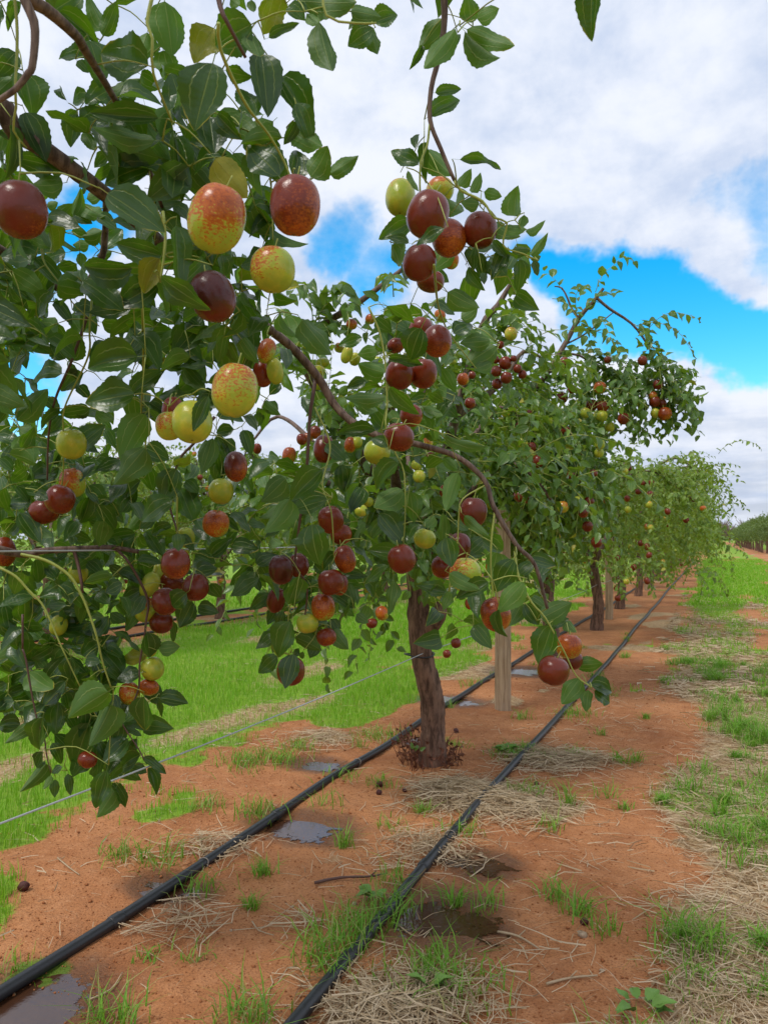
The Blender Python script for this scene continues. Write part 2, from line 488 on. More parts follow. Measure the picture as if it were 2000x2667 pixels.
def tube(pts, rad, sides=6, step=0.03, rough=0.0, smooth_path=True):
    """quads of a tapered tube through pts, ends closed to a point"""
    if np.isscalar(rad):
        rad = [rad] * len(pts)
    if smooth_path:
        p, r = resample(pts, rad, step)
    else:
        p, r = np.asarray(pts, float), np.asarray(rad, float)
    n = len(p)
    tg = np.gradient(p, axis=0)
    tg /= np.linalg.norm(tg, axis=1)[:, None] + 1e-12
    ref = np.array([0.3, 0.9, 0.2]) if abs(tg[0][2]) > 0.8 else np.array([0, 0, 1.0])
    N = np.zeros_like(p)
    u = np.cross(tg[0], ref); u /= np.linalg.norm(u)
    for i in range(n):
        u = u - tg[i] * (u @ tg[i]); u /= np.linalg.norm(u) + 1e-12
        N[i] = u
    B = np.cross(tg, N)
    a = np.linspace(0, 2 * math.pi, sides, endpoint=False)
    rr = r[:, None] * np.ones(sides)
    if rough:
        rr = rr * (1 + rough * RNG.normal(size=(n, sides)).clip(-1.5, 1.5))
    V = p[:, None, :] + rr[..., None] * (np.cos(a)[None, :, None] * N[:, None, :] + np.sin(a)[None, :, None] * B[:, None, :])
    V = V.reshape(-1, 3)
    i = np.arange(n - 1)[:, None] * sides; j = np.arange(sides)[None, :]; j2 = (j + 1) % sides
    F = np.stack([i + j, i + j2, i + sides + j2, i + sides + j], -1).reshape(-1, 4)
    # caps: collapse onto the axis
    c0, c1 = len(V), len(V) + 1
    V = np.vstack([V, p[0], p[-1]])
    jj = np.arange(0, sides, 2)
    if sides % 2 == 0:
        cap0 = np.stack([np.full_like(jj, c0), (jj + 2) % sides, (jj + 1) % sides, jj], -1)
        b = (n - 1) * sides
        cap1 = np.stack([np.full_like(jj, c1), b + jj, b + (jj + 1) % sides, b + (jj + 2) % sides], -1)
        F = np.vstack([F, cap0, cap1])
    return V, F

class Bag:
    """collects pieces with one polygon size"""
    def __init__(self):
        self.V, self.F, self.U, self.n = [], [], [], 0
    def add(self, V, F, uv=None):
        self.V.append(np.asarray(V)); self.F.append(np.asarray(F) + self.n); self.n += len(V)
        if uv is not None:
            self.U.append(np.asarray(uv))
    def mesh(self, name, mat, smooth=True):
        return mesh_np(name, np.vstack(self.V), np.vstack(self.F), np.vstack(self.U) if self.U else None, mat, smooth)

def tube_obj(name, pts, rad, mat, parent=None, sides=8, step=0.02, rough=0.0, **props):
    V, F = tube(pts, rad, sides, step, rough)
    if parent is not None:
        V = V - np.array(parent.location)
    return obj(name, mesh_np(name, V, F, None, mat), parent, **props)

def vnoise(x, y, seed=0):
    x = np.asarray(x, float); y = np.asarray(y, float)
    xi = np.floor(x).astype(np.int64); yi = np.floor(y).astype(np.int64)
    fx = x - xi; fy = y - yi
    fx = fx * fx * (3 - 2 * fx); fy = fy * fy * (3 - 2 * fy)
    def h(a, b):
        v = (a * 374761393 + b * 668265263 + seed * 974634541) & 0xffffffff
        v = ((v ^ (v >> 13)) * 1274126177) & 0xffffffff
        return ((v ^ (v >> 16)) & 0xffff) / 65535.0
    return (h(xi, yi) * (1 - fx) + h(xi + 1, yi) * fx) * (1 - fy) + (h(xi, yi + 1) * (1 - fx) + h(xi + 1, yi + 1) * fx) * fy

def fbm(x, y, seed=0, oct=4):
    s, a, t = 0, 0.5, 0
    for k in range(oct):
        s = s + a * vnoise(x * 2 ** k, y * 2 ** k, seed + k); t += a; a *= 0.5
    return s / t

def sstep(v, a, b):
    t = np.clip((v - a) / (b - a), 0, 1)
    return t * t * (3 - 2 * t)

# ------------------------------------------------------------------ ground
ROW_X, ROW2_X = -0.94, -4.61
PUDDLES = [(690, 1655, .11, .075), (655, 1785, .15, .085), (1042, 1862, .085, .07), (945, 1975, .13, .11), (45, 2170, .13, .12),
           (365, 1912, .10, .05), (1128, 1449, .20, .15), (975, 1512, .18, .10), (900, 1600, .06, .06)]
PUD = [(GD(x, y)[0], GD(x, y)[1], a, b) for x, y, a, b in PUDDLES]

def cover(x, y):
    """green, straw and wetness of the ground at (x, y)"""
    n = fbm(x * 1.3, y * 1.3, 3, 4) - 0.5
    nb = fbm(x * 3.5 + 9, y * 3.5, 8, 4) - 0.5
    ns = fbm(x * 2.2, y * 0.7, 21, 3)
    left = sstep(-x + 0.75 * n + 0.65 * nb, 1.58, 1.74) * sstep(x + 0.3 * n, -4.28, -4.15)
    beyond = sstep(-x + 0.4 * n, 5.05, 5.2) * sstep(x + 0.3 * n, -7.95, -7.8) + sstep(-x + 0.4 * n, 8.7, 8.9)
    edge_r = -0.20 + 0.10 * (y < 2.2) - 0.12 * sstep(y, 5, 9)
    right = sstep(x + 0.42 * n + 0.22 * nb, edge_r - 0.05, edge_r + 0.14)
    right = right * (1 - sstep(x + 0.3 * n, 1.68, 1.85) * sstep(y, 24, 28) * (1 - sstep(x, 3.3, 3.6)))
    right = right * (1 - 0.75 * sstep(0.16 - np.abs(x - 0.42 + 0.4 * n) + 0.15 * nb, 0.0, 0.12) * sstep(y, 4, 6) * (1 - sstep(y, 11, 15)))
    far = sstep(y + 5 * n + 2.5 * (x - 0.3), 5.0, 9.5)
    g = left * (0.38 + 0.9 * sstep(ns, 0.33, 0.50)) + beyond * 0.95
    g = g + right * (far * (0.35 + 0.85 * sstep(ns, 0.25, 0.55)) + (1 - far) * 0.75 * sstep(nb, 0.03, 0.16))
    s = left * (1 - sstep(ns, 0.33, 0.50)) * 0.95 + right * (1 - 0.7 * far) * 0.95
    strip = (1 - left) * (1 - right) * sstep(y, 0, 0.1)
    g = g + strip * 0.75 * sstep(fbm(x * 2.6, y * 1.8, 40, 4) + 0.25 * sstep(-x, 1.25, 1.5) - 0.12 * sstep(-x, 0.4, 1.0), 0.64, 0.74)
    s = s + strip * 0.8 * sstep(fbm(x * 2.1 + 4, y * 1.7, 55, 4), 0.60, 0.70)
    wet = np.zeros_like(x)
    for (a, b, ra, rb) in PUD:
        q = ((x - a) / (ra * 1.35)) ** 2 + ((y - b) / (rb * 1.6)) ** 2
        wet = np.maximum(wet, np.exp(-q * 0.75))
    return np.clip(g, 0, 1), np.clip(s, 0, 1), np.clip(wet, 0, 1)

def gz(x, y):
    x = np.asarray(x, float); y = np.asarray(y, float)
    near = np.exp(-np.maximum(0, np.hypot(x, y) - 6) / 6)
    z = near * (0.030 * (fbm(x * 0.9, y * 0.9, 70, 3) - 0.5) + 0.016 * (fbm(x * 6, y * 6, 71, 3) - 0.5) + 0.008 * (fbm(x * 24, y * 24, 72, 2) - 0.5))
    for (a, b, ra, rb) in PUD:
        q = ((x - a) / ra) ** 2 + ((y - b) / rb) ** 2
        z = z * (1 - 0.45 * np.exp(-q * 1.2)) - 0.011 * np.exp(-q * 1.0)
    return z

def grid_lines(lo, hi, d, out_lo, out_hi, g=1.13):
    a = list(np.arange(lo, hi, d))
    st, v = d, hi
    while v < out_hi:
        a.append(v); st *= g; v += st
    a.append(out_hi)
    st, v = d, lo
    pre = []
    while v > out_lo:
        st *= g; v -= st; pre.append(max(v, out_lo))
    return np.array(sorted(set(pre + a)))

xs = grid_lines(-2.3, 1.1, 0.022, -700, 700, 1.05)
ys = grid_lines(0.9, 4.6, 0.022, -300, 900, 1.035)
gx, gy = np.meshgrid(xs, ys)
gv = np.stack([gx, gy, gz(gx, gy)], -1).reshape(-1, 3)
nx, ny = len(xs), len(ys)
ii = (np.arange(ny - 1)[:, None] * nx + np.arange(nx - 1)[None, :]).ravel()
gme = mesh_np('ground', gv, np.stack([ii, ii + 1, ii + nx + 1, ii + nx], -1), None, M['ground'])
cg, cs, cw = cover(gv[:, 0], gv[:, 1])
ca = gme.color_attributes.new('cover', 'FLOAT_COLOR', 'POINT')
ca.data.foreach_set('color', np.stack([cg, cs, cw, np.ones_like(cg)], -1).astype(np.float32).ravel())
ground = obj('ground', gme, None, kind='structure')

# puddles under the drippers
for k, (a, b, ra, rb) in enumerate(PUD):
    rngp = np.random.default_rng(100 + k)
    th = np.linspace(0, 2 * math.pi, 40, endpoint=False)
    rr = 1 + 0.28 * np.sin(2 * th + rngp.uniform(0, 6)) * rngp.uniform(.4, 1) + 0.2 * np.sin(3 * th + rngp.uniform(0, 6)) + 0.12 * np.sin(7 * th + rngp.uniform(0, 6))
    aa_ = np.linspace(0, 6.28, 12); z0 = float(np.mean(gz(a + .55 * ra * np.cos(aa_), b + .55 * rb * np.sin(aa_)))) + 0.0022
    V = [[a, b, z0]]
    for q in (0.5, 1.0):
        V += [[a + ra * 1.5 * q * r * math.cos(t), b + rb * 1.5 * q * r * math.sin(t), z0] for t, r in zip(th, rr)]
    V = np.array(V)
    n = 40; j = np.arange(n); j2 = (j + 1) % n
    F = np.vstack([np.stack([np.zeros(n, int), 1 + j, 1 + j2], -1), np.stack([1 + j, 41 + j, 41 + j2], -1), np.stack([1 + j, 41 + j2, 1 + j2], -1)])
    uvq = np.array([[0, 0]] + [[.5, 0]] * 40 + [[1, 0]] * 40)
    obj('puddle', mesh_np('puddle', V, F, uvq, M['water']), None, kind='structure')

# ------------------------------------------------------------------ leaves: shapes
def leaf_shape(nseg, half, fold, curl, serr, wave, seed, petiole=True):
    """unit leaf: length 1 along y, width 1 along x, top side facing +z; returns V, F (quads), UV"""
    r = np.random.default_rng(seed)
    V, U, F = [], [], []
    cols = 2 * half + 1
    ph = r.uniform(0, 6)
    for i in range(nseg + 1):
        t = i / nseg
        wd = 0.5 * (math.sin(math.pi * min(1, max(0, t)) ** 0.72)) ** 0.78 if 0 < t < 1 else 0.012
        wd = wd * (1 + (serr if i % 2 else -serr)) if 0 < i < nseg else wd
        for c in range(cols):
            s = (c - half) / half
            x = s * wd * (1 + 0.05 * math.sin(ph))
            z = fold * abs(x) - curl * (t ** 2) + wave * math.sin(t * 9 + ph + (0 if s > 0 else 2)) * abs(s) * wd * 2
            V.append((x, t - curl * 0.25 * t * t, z)); U.append((0.5 + 0.5 * s, t))
    for i in range(nseg):
        for c in range(cols - 1):
            a = i * cols + c
            F.append((a, a + 1, a + cols + 1, a + cols))
    if petiole:
        b = len(V)
        V += [(-.012, -.16, .02), (.012, -.16, .02), (.012, .02, .0), (-.012, .02, .0)]
        U += [(.5, 0)] * 4
        F.append((b, b + 1, b + 2, b + 3))
    return np.array(V), np.array(F), np.array(U)

LEAF_NEAR = [leaf_shape(16, 3, f, c, .035, wv, 40 + k) for k, (f, c, wv) in enumerate(
    [(.25, .10, .04), (.40, .22, .06), (.12, .16, .08), (.30, -.12, .05), (.55, .30, .05), (.18, .34, .07), (.32, .05, .10)])]
LEAF_NEAR_ME = [mesh_np('leaf', V, F, U, M['leaf']) for V, F, U in LEAF_NEAR]
LEAF_MID = [leaf_shape(5, 1, f, c, 0, .05, 60 + k, False) for k, (f, c) in enumerate([(.3, .15), (.45, .3), (.15, .2)])]
LEAF_MID_ME = [mesh_np('leaf', *leaf_shape(8, 2, f, c, .03, .06, 60 + k), M['leaf_mid']) for k, (f, c) in enumerate([(.3, .15), (.45, .3), (.15, .2)])]
LEAF_LIGHT_ME = [mesh_np('leaf', *leaf_shape(8, 2, f, c, .03, .06, 60 + k), M['leaf_far']) for k, (f, c) in enumerate([(.3, .15), (.45, .3), (.15, .2)])]
WEED_ME = [mesh_np('leaf', *leaf_shape(8, 2, f, c, .03, .06, 60 + k), M['weed']) for k, (f, c) in enumerate([(.3, .15), (.45, .3), (.15, .2)])]
LEAF_FAR = [leaf_shape(2, 1, f, c, 0, 0, 80 + k, False) for k, (f, c) in enumerate([(.35, .2), (.2, .3)])]
for Vv, _, _ in LEAF_FAR:
    Vv[:, 0] *= 1.15

def leaf_frames(direc, nrm):
    ey = direc / (np.linalg.norm(direc, axis=1)[:, None] + 1e-9)
    ex = np.cross(ey, nrm); ex /= np.linalg.norm(ex, axis=1)[:, None] + 1e-9
    ez = np.cross(ex, ey)
    return ex, ey, ez

def leaf_soup(base, direc, nrm, length, width, shapes, rng):
    """one mesh holding all the given leaves"""
    ex, ey, ez = leaf_frames(direc, nrm)
    pick = rng.integers(0, len(shapes), len(base))
    bag = Bag()
    for k, (V, F, U) in enumerate(shapes):
        m = pick == k
        if not m.any():
            continue
        b, L, W = base[m], length[m], width[m]
        P3 = (b[:, None, :] + V[None, :, 0:1] * (ex[m] * W[:, None])[:, None, :] + V[None, :, 1:2] * (ey[m] * L[:, None])[:, None, :]
              + V[None, :, 2:3] * (ez[m] * L[:, None])[:, None, :])
        n = len(b)
        FF = (F[None] + (np.arange(n) * len(V))[:, None, None]).reshape(-1, 4)
        bag.add(P3.reshape(-1, 3), FF, np.tile(U, (n, 1)))
    return bag

def leaf_matrix(base, direc, nrm, length, width, origin):
    ex, ey, ez = leaf_frames(np.array([direc]), np.array([nrm]))
    ex, ey, ez = ex[0] * width, ey[0] * length, ez[0] * length
    b = np.asarray(base) - origin
    return Matrix(((ex[0], ey[0], ez[0], b[0]), (ex[1], ey[1], ez[1], b[1]), (ex[2], ey[2], ez[2], b[2]), (0, 0, 0, 1)))

# ------------------------------------------------------------------ fruit: shapes (unit diameter, stalk up +z)
def fruit_shape(seed, seg=28, ring=18):
    r = np.random.default_rng(seed)
    V, F = [], []
    lob = r.uniform(0, 6, 3)
    eg = r.uniform(-.06, .08)
    for i in range(ring + 1):
        th = math.pi * i / ring
        for j in range(seg):
            ph = 2 * math.pi * j / seg
            rad = 0.5 * (1 + eg * math.cos(th) + 0.018 * math.sin(2 * ph + lob[0]) * math.sin(th) + 0.012 * math.sin(3 * ph + lob[1]) * math.sin(2 * th + lob[2]))
            st = math.sin(th); z = math.cos(th)
            dim = 0.10 * math.exp(-(th / 0.30) ** 2) + 0.035 * math.exp(-((math.pi - th) / 0.2) ** 2)
            sq = (abs(z) ** 0.88) * (1 if z > 0 else -1)
            V.append((rad * st * math.cos(ph) * 1.02, rad * st * math.sin(ph) * 1.02, rad * sq - dim * 0.5 * (1 if z > 0 else -1)))
    for i in range(ring):
        for j in range(seg):
            a, b = i * seg + j, i * seg + (j + 1) % seg
            F.append((a, a + seg, b + seg, b))
    return np.array(V), np.array(F)

def fruit_mesh(seed, seg=28, ring=18):
    V, F = fruit_shape(seed, seg, ring)
    return mesh_np('fruit', V, F, None, M['fruit'])
_sv, _sf = tube([(0, 0, .40), (.02, .01, .52), (.05, .02, .66)], [.022, .016, .016], 6, .06)
STALK_ME = mesh_np('stalk', _sv, _sf, None, M['twig_green'])
FRUIT_ME = [fruit_mesh(s) for s in range(5)]
FRUIT_SMALL_ME = [fruit_mesh(s, 14, 10) for s in range(20, 23)]

def fruit_words(ripe, dark):
    if dark > 0.4: return 'dark maroon ripe fruit'
    if ripe > .9: return 'glossy red-brown ripe fruit'
    if ripe > .72: return 'red-brown fruit with traces of yellow'
    if ripe > .42: return 'yellow fruit blotched red-brown'
    if ripe > .22: return 'yellow-green fruit with a russet patch'
    return 'plain yellow-green unripe fruit'

def place_fruit(tree, pos, dia, hgt, ripe, dark=0.0, tilt=None, meshes=FRUIT_ME, label=True):
    o = obj('fruit', random.choice(meshes), tree)
    tl = tilt if tilt else (random.uniform(-.35, .35), random.uniform(-.35, .35))
    o.location = [float(a) for a in (np.asarray(pos) - np.array(tree.location))]
    o.rotation_euler = (tl[0], tl[1], random.uniform(-.7, .7) + YAW)
    o.scale = (dia, dia, hgt)
    o['ripe'] = float(ripe); o['dark'] = float(dark)
    if label:
        o['label'] = fruit_words(ripe, dark)
    obj('stalk', STALK_ME, o)
    return o

# ------------------------------------------------------------------ tree 0: the near tree, branches and leaves over the left foreground
T0 = np.array([ROW_X, 0.42, 0.0])
tree0 = thing('jujube_tree', 'nearest jujube tree, its fruit-laden branches hanging over the left foreground', 'tree', T0)
top0 = T0 + [0.02, 0.0, 0.62]
tube_obj('trunk', [T0 - [0, 0, .05], T0 + [-.02, .01, .2], T0 + [.01, -.01, .45], top0], [.062, .052, .047, .045], M['bark'], tree0, 14, .02, .05)

def px(pts):
    return [P(*q) for q in pts]

def cr(ox, oy, sc, pts, d):
    """points noted in an enlarged crop: offset, scale, list of (x, y[, depth])"""
    out = []
    for i, q in enumerate(pts):
        dd = q[2] if len(q) > 2 else (d if np.isscalar(d) else d[0] + (d[1] - d[0]) * i / max(1, len(pts) - 1))
        out.append((ox + q[0] / sc, oy + q[1] / sc, dd))
    return out

S6, S8, S10 = 2.765, 2.074, 1.659
limb_a = [top0, T0 + [.02, .10, 1.00]] + px([(-60, 300, .86), (40, 345, .88), (110, 385, .90), (190, 442, .92), (285, 515, .96), (430, 640, 1.06), (600, 775, 1.20),
          (705, 860, 1.30), (760, 905, 1.34), (830, 985, 1.36), (870, 1052, 1.36), (925, 1105, 1.34), (1000, 1140, 1.32), (1085, 1157, 1.30), (1190, 1190, 1.28),
          (1262, 1252, 1.27), (1285, 1320, 1.26), (1345, 1420, 1.25), (1392, 1470, 1.25), (1425, 1585, 1.25)])
limb_a_r = [.026, .020, .0115, .011, .0105, .0100, .0095, .0085, .0080, .0080, .0078, .0074, .0070, .0066, .0058, .0052, .0047, .0042, .0039, .0036, .0032, .0026]
limb_b = [top0, T0 + [.05, .03, 1.05]] + px([(-60, -180, .62), (30, -60, .64), (80, 0, .65), (119, 22, .66), (174, 69, .68), (203, 98, .70), (224, 134, .72), (300, 260, .80), (380, 420, .88), (430, 560, .95)])
limb_b_r = [.024, .018, .0085, .0062, .0055, .0052, .0048, .0044, .0040, .0032, .0026, .0020]
limb_c = [T0 + [.02, .06, .95]] + px([(-120, -160, .60), (30, -90, .60), (65, 0, .60), (89, 54, .60), (92, 108, .60), (85, 174, .60), (74, 192, .60), (43, 231, .60), (0, 260, .60), (-60, 300, .6)])
limb_c_r = [.010, .007, .0042, .0038, .0034, .0031, .0028, .0026, .0024, .0022, .0018]
limb_d = [T0 + [.05, .03, 1.05], T0 + [.25, .18, 1.45]] + px([(500, -330, .84), (860, -260, .92), (1060, -150, .95), (1140, -60, .95), (1156, 0, .95), (1156, 72, .95), (1141, 157, .95), (1123, 229, .95), (1120, 313, .95), (1147, 386, .95), (1183, 470, .95)])
limb_d_r = [.018, .013, .009, .007, .0055, .0047, .0043, .0039, .0035, .0032, .0029, .0026, .0022]
limb_e = [top0, T0 + [.02, .25, .85]] + px([(-180, 1380, 1.15), (47, 1442, 1.28), (108, 1435, 1.30), (192, 1430, 1.32), (238, 1428, 1.34), (296, 1426, 1.36), (362, 1437, 1.38)])
limb_e_r = [.022, .015, .010, .0062, .0058, .0055, .0050, .0046, .0040]
limb_f = [limb_e[1], P(-120, 640, 1.1), P(180, 760, 1.25), P(260, 680, 1.22), P(275, 600, 1.20), P(275, 520, 1.16)]
limbs0 = [(limb_a, limb_a_r), (limb_b, limb_b_r), (limb_c, limb_c_r), (limb_d, limb_d_r), (limb_e, limb_e_r),
          (limb_f, [.012, .009, .0062, .0055, .005, .004])]
for pts, rad in limbs0:
    tube_obj('branch', pts, rad, M['branch'], tree0, 10, .012, .025)

def green(pts, r0, r1):
    return (pts, [r0 + (r1 - r0) * i / (len(pts) - 1) for i in range(len(pts))], 'twig_green')
def brown(pts, r0, r1):
    return (pts, [r0 + (r1 - r0) * i / (len(pts) - 1) for i in range(len(pts))], 'twig_red')
stems0 = [
    brown(px([(822, 988, 1.36), (812, 1050, 1.35), (807, 1089, 1.35), (800, 1209, 1.35), (788, 1306, 1.36), (776, 1400, 1.37), (770, 1475, 1.38), (800, 1530, 1.40), (790, 1640, 1.42)]), .0036, .0014),
    green(px([(47, 1442, 1.28), (119, 1459, 1.28), (181, 1498, 1.28), (213, 1549, 1.28), (231, 1592, 1.28), (253, 1658, 1.28), (268, 1724, 1.29), (290, 1790, 1.30)]), .0030, .0013),
    green(px([(0, 1478, 1.24), (43, 1502, 1.24), (76, 1538, 1.24), (110, 1572, 1.24), (134, 1620, 1.24), (146, 1650, 1.24), (166, 1695, 1.24), (210, 1790, 1.26)]), .0024, .0010),
    brown(px([(192, 1430, 1.32), (203, 1466, 1.32), (212, 1510, 1.31), (216, 1545, 1.31)]), .0034, .0022),
    brown(px([(300, 1427, 1.36), (340, 1470, 1.36), (385, 1560, 1.38), (381, 1619, 1.38), (376, 1669, 1.38), (365, 1724, 1.38), (361, 1796, 1.38), (333, 1857, 1.38), (318, 1876, 1.37), (326, 1897, 1.37), (362, 1951, 1.37), (376, 1980, 1.37)]), .0026, .0010),
    brown(px([(60, 1690, 1.24), (69, 1720, 1.24), (83, 1803, 1.24), (98, 1875, 1.24), (116, 1919, 1.24), (123, 1970, 1.24), (134, 2013, 1.24)]), .0018, .0008),
    brown(px([(60, 1600, 1.24), (60, 1690, 1.24)]), .0018, .0016),
    green(px([(780, 1540, 1.41), (755, 1580, 1.42), (751, 1626, 1.42), (754, 1705, 1.42)]), .0014, .0009),
    green(px([(800, 1560, 1.41), (825, 1640, 1.42), (795, 1690, 1.42)]), .0011, .0007),
    green(px([(370, 545, .98), (375, 700, 1.0), (372, 800, 1.05), (374, 938, 1.16), (369, 1075, 1.24), (378, 1130, 1.28), (382, 1210, 1.32)]), .0022, .0012),
    brown(px([(271, 650, 1.22), (240, 785, 1.2), (188, 938, 1.2), (145, 1040, 1.22), (128, 1130, 1.24), (124, 1250, 1.26)]), .0028, .0014),
    green(px([(105, 610, 1.05), (110, 660, 1.05), (120, 690, 1.05), (150, 730, 1.05), (175, 765, 1.06), (200, 800, 1.08), (260, 850, 1.1)]), .0014, .0007),
    green(px([(240, 780, 1.12), (234, 860, 1.12), (230, 930, 1.13), (170, 1060, 1.18), (166, 1130, 1.2), (165, 1240, 1.25), (150, 1330, 1.28)]), .0016, .0010),
    brown(px([(560, 1085, 1.4), (507, 1153, 1.40), (467, 1200, 1.40), (441, 1300, 1.40), (462, 1390, 1.38), (450, 1450, 1.38)]), .0030, .0013),
    green(px([(462, 1260, 1.38), (460, 1330, 1.36), (464, 1380, 1.36), (480, 1420, 1.36)]), .0014, .0008),
    green(px([(425, 550, .78), (432, 620, .78), (425, 690, .78), (418, 735, .78)]), .0016, .0010),
    green(px([(570, 60, .60), (575, 130, .62), (640, 270, .66), (700, 350, .7), (740, 420, .72), (760, 470, .72)]), .0016, .0010),
    brown(px([(560, -60, .66), (575, 20, .66), (592, 58, .66), (640, 150, .68)]), .0026, .0016),
    green(px([(400, -20, .62), (384, 60, .62), (398, 100, .62), (400, 190, .63), (450, 320, .68)]), .0016, .0009),
    green(px([(36, -40, .66), (46, 85, .66), (41, 230, .66), (43, 280, .67), (36, 340, .68), (70, 385, .7)]), .0014, .0009),
    green(px([(840, -60, .60), (850, 40, .60), (920, 60, .60), (980, 60, .60)]), .0012, .0008),
    green(px([(1120, 313, .95), (1112, 380, .95), (1096, 420, .95), (1094, 500, .95), (1105, 560, .97)]), .0016, .0011),
    green(px([(1183, 470, .95), (1201, 497, .95), (1256, 524, .95), (1286, 567, .95), (1320, 580, .96), (1310, 640, .97), (1360, 660, .97), (1400, 678, .98)]), .0020, .0009),
    green(px([(1130, 690, 1.0), (1140, 790, 1.15), (1160, 850, 1.22), (1185, 890, 1.26), (1240, 960, 1.28)]), .0018, .0009),
    green(px([(960, 800, 1.30), (990, 870, 1.30), (1005, 960, 1.30), (1008, 1060, 1.30), (1005, 1110, 1.29), (1030, 1180, 1.29), (1052, 1230, 1.29), (1055, 1340, 1.29), (1050, 1420, 1.30)]), .0020, .0010),
    green(px([(820, 1060, 1.35), (860, 1160, 1.34), (840, 1260, 1.32), (862, 1330, 1.30), (868, 1400, 1.30), (870, 1450, 1.32)]), .0018, .0009),
    green(px([(1288, 1335, 1.26), (1280, 1400, 1.25), (1278, 1480, 1.25), (1285, 1560, 1.25)]), .0022, .0012),
    green(px([(1340, 1435, 1.25), (1350, 1500, 1.24), (1385, 1570, 1.23), (1420, 1610, 1.23), (1470, 1700, 1.23), (1500, 1760, 1.23), (1540, 1790, 1.23)]), .0022, .0010),
    green(px([(1270, 1260, 1.27), (1205, 1300, 1.26), (1195, 1345, 1.26), (1190, 1420, 1.26), (1168, 1540, 1.27)]), .0016, .0010),
]
for pts, rad, mt in stems0:
    tube_obj('twig', pts, rad, M[mt], tree0, 6, .012)

# fruit of the near tree: x, y, width, height in the 1659 px view, ripeness, maroon
FR0 = [(468, 474, 118, 143, .46, 0), (638, 445, 104, 125, .80, 0), (590, 580, 94, 96, .37, 0), (460, 642, 95, 108, 1.0, .75), (45, 450, 110, 117, .95, .3),
       (508, 840, 98, 115, .38, 0), (416, 909, 86, 90, 0.0, 0), (366, 918, 58, 62, .36, 0), (374, 888, 46, 58, .78, 0), (567, 806, 40, 57, .88, 0), (594, 800, 36, 57, .06, 0),
       (577, 757, 38, 56, .58, 0), (155, 957, 62, 65, .16, 0), (131, 1077, 62, 62, .95, 0), (97, 1105, 62, 55, .93, .1), (158, 1045, 54, 64, .52, 0), (10, 1190, 46, 64, .82, 0),
       (510, 1010, 50, 66, .80, .4), (478, 1062, 52, 55, .03, 0), (467, 1133, 57, 57, .54, 0), (380, 1218, 60, 66, .90, 0), (371, 1257, 52, 46, .84, 0), (423, 1267, 56, 58, 1.0, .2),
       (325, 1262, 38, 56, .05, 0), (347, 1234, 30, 44, .1, 0), (357, 1300, 54, 58, .97, .1), (314, 1318, 46, 56, .40, 0), (349, 1346, 50, 46, 1.0, .1), (330, 1445, 48, 50, 0, 0), (280, 1497, 43, 49, .48, 0),
       (322, 1484, 44, 34, .58, 0), (325, 1396, 30, 44, .03, 0), (402, 1160, 38, 44, .2, 0),
       (190, 1640, 40, 34, .85, 0), (128, 1350, 36, 44, .2, 0), (170, 1240, 40, 44, .1, 0),
       (925, 461, 90, 100, 1.0, .15), (865, 425, 65, 82, .28, 0), (950, 410, 60, 50, .40, 0), (970, 517, 74, 78, .72, 0), (1037, 495, 70, 76, 1.0, .1), (905, 570, 70, 78, 1.0, .1), (975, 562, 32, 36, .6, 0), (930, 606, 60, 46, .9, 0),
       (944, 735, 62, 68, .80, 0), (908, 718, 52, 62, .9, 0), (863, 810, 60, 64, 1., .1), (915, 805, 58, 64, .86, 0), (855, 747, 36, 30, .9, 0),
       (862, 943, 65, 60, .90, 0), (815, 975, 56, 53, .16, 0), (888, 898, 48, 48, .80, 0), (700, 968, 44, 62, .97, .2),
       (715, 1125, 54, 60, .84, 0), (737, 1155, 46, 42, .85, 0), (745, 1206, 46, 60, .74, 0), (715, 1258, 55, 55, .90, 0), (698, 1310, 50, 58, .56, 0), (607, 1233, 52, 64, 1., .65), (645, 1220, 44, 52, 1., .6),
       (597, 1295, 40, 56, .95, .2), (665, 1348, 46, 42, .08, 0), (628, 1450, 60, 62, .92, .2), (705, 1375, 42, 38, .86, 0), (735, 1262, 34, 46, .8, 0),
       (1022, 1105, 58, 64, .97, .35), (868, 1208, 60, 62, .97, 0), (917, 1165, 46, 42, .08, 0), (992, 1180, 50, 62, .97, .4), (1005, 1240, 68, 72, .36, 0), (955, 1225, 48, 48, .80, 0), (1070, 1325, 64, 74, .66, 0),
       (1195, 1447, 66, 62, .95, .1), (1228, 1398, 54, 52, .58, 0), (1237, 1425, 42, 40, .95, .3)]
FRPX = []
for k, (x, y, ww, hh, rp, dk) in enumerate(FR0):
    m = (ww + hh) / 2 * DS
    d = float(np.clip(FPX * 0.046 / m, .62, 1.42))
    if 800 < x < 1010 and 650 < y < 1000: d = max(1.14, min(d, 1.34))
    # a second fruit half hidden behind its neighbour sits a little further back
    if (x, y) in ((366, 918), (374, 888), (97, 1105), (865, 425), (950, 410), (970, 517), (975, 562), (930, 606), (908, 718), (855, 747), (1237, 1425), (645, 1220), (347, 1234), (371, 1257), (992, 1180), (955, 1225), (737, 1155), (735, 1262), (597, 1295)):
        d += .045
    if (x, y) in ((374, 888),): d += .03
    if 560 < x < 600 and 740 < y < 810: d = 1.16 + .03 * (x < 570)
    if (x, y) in ((366, 918), (374, 888)): d = .90 + .05 * (y < 900)
    if (x, y) == (190, 1640): d = 1.36
    if (x, y) in ((128, 1350), (170, 1240)): d = 1.42
    dia, hgt = ww * DS * d / FPX, hh * DS * d / FPX
    ax = None
    place_fruit(tree0, PD(x, y, d), dia, hgt / 0.96, rp, dk)
    FRPX.append((x * DS, y * DS, ww * DS / 2, hh * DS / 2, d))
FRPX = np.array(FRPX)

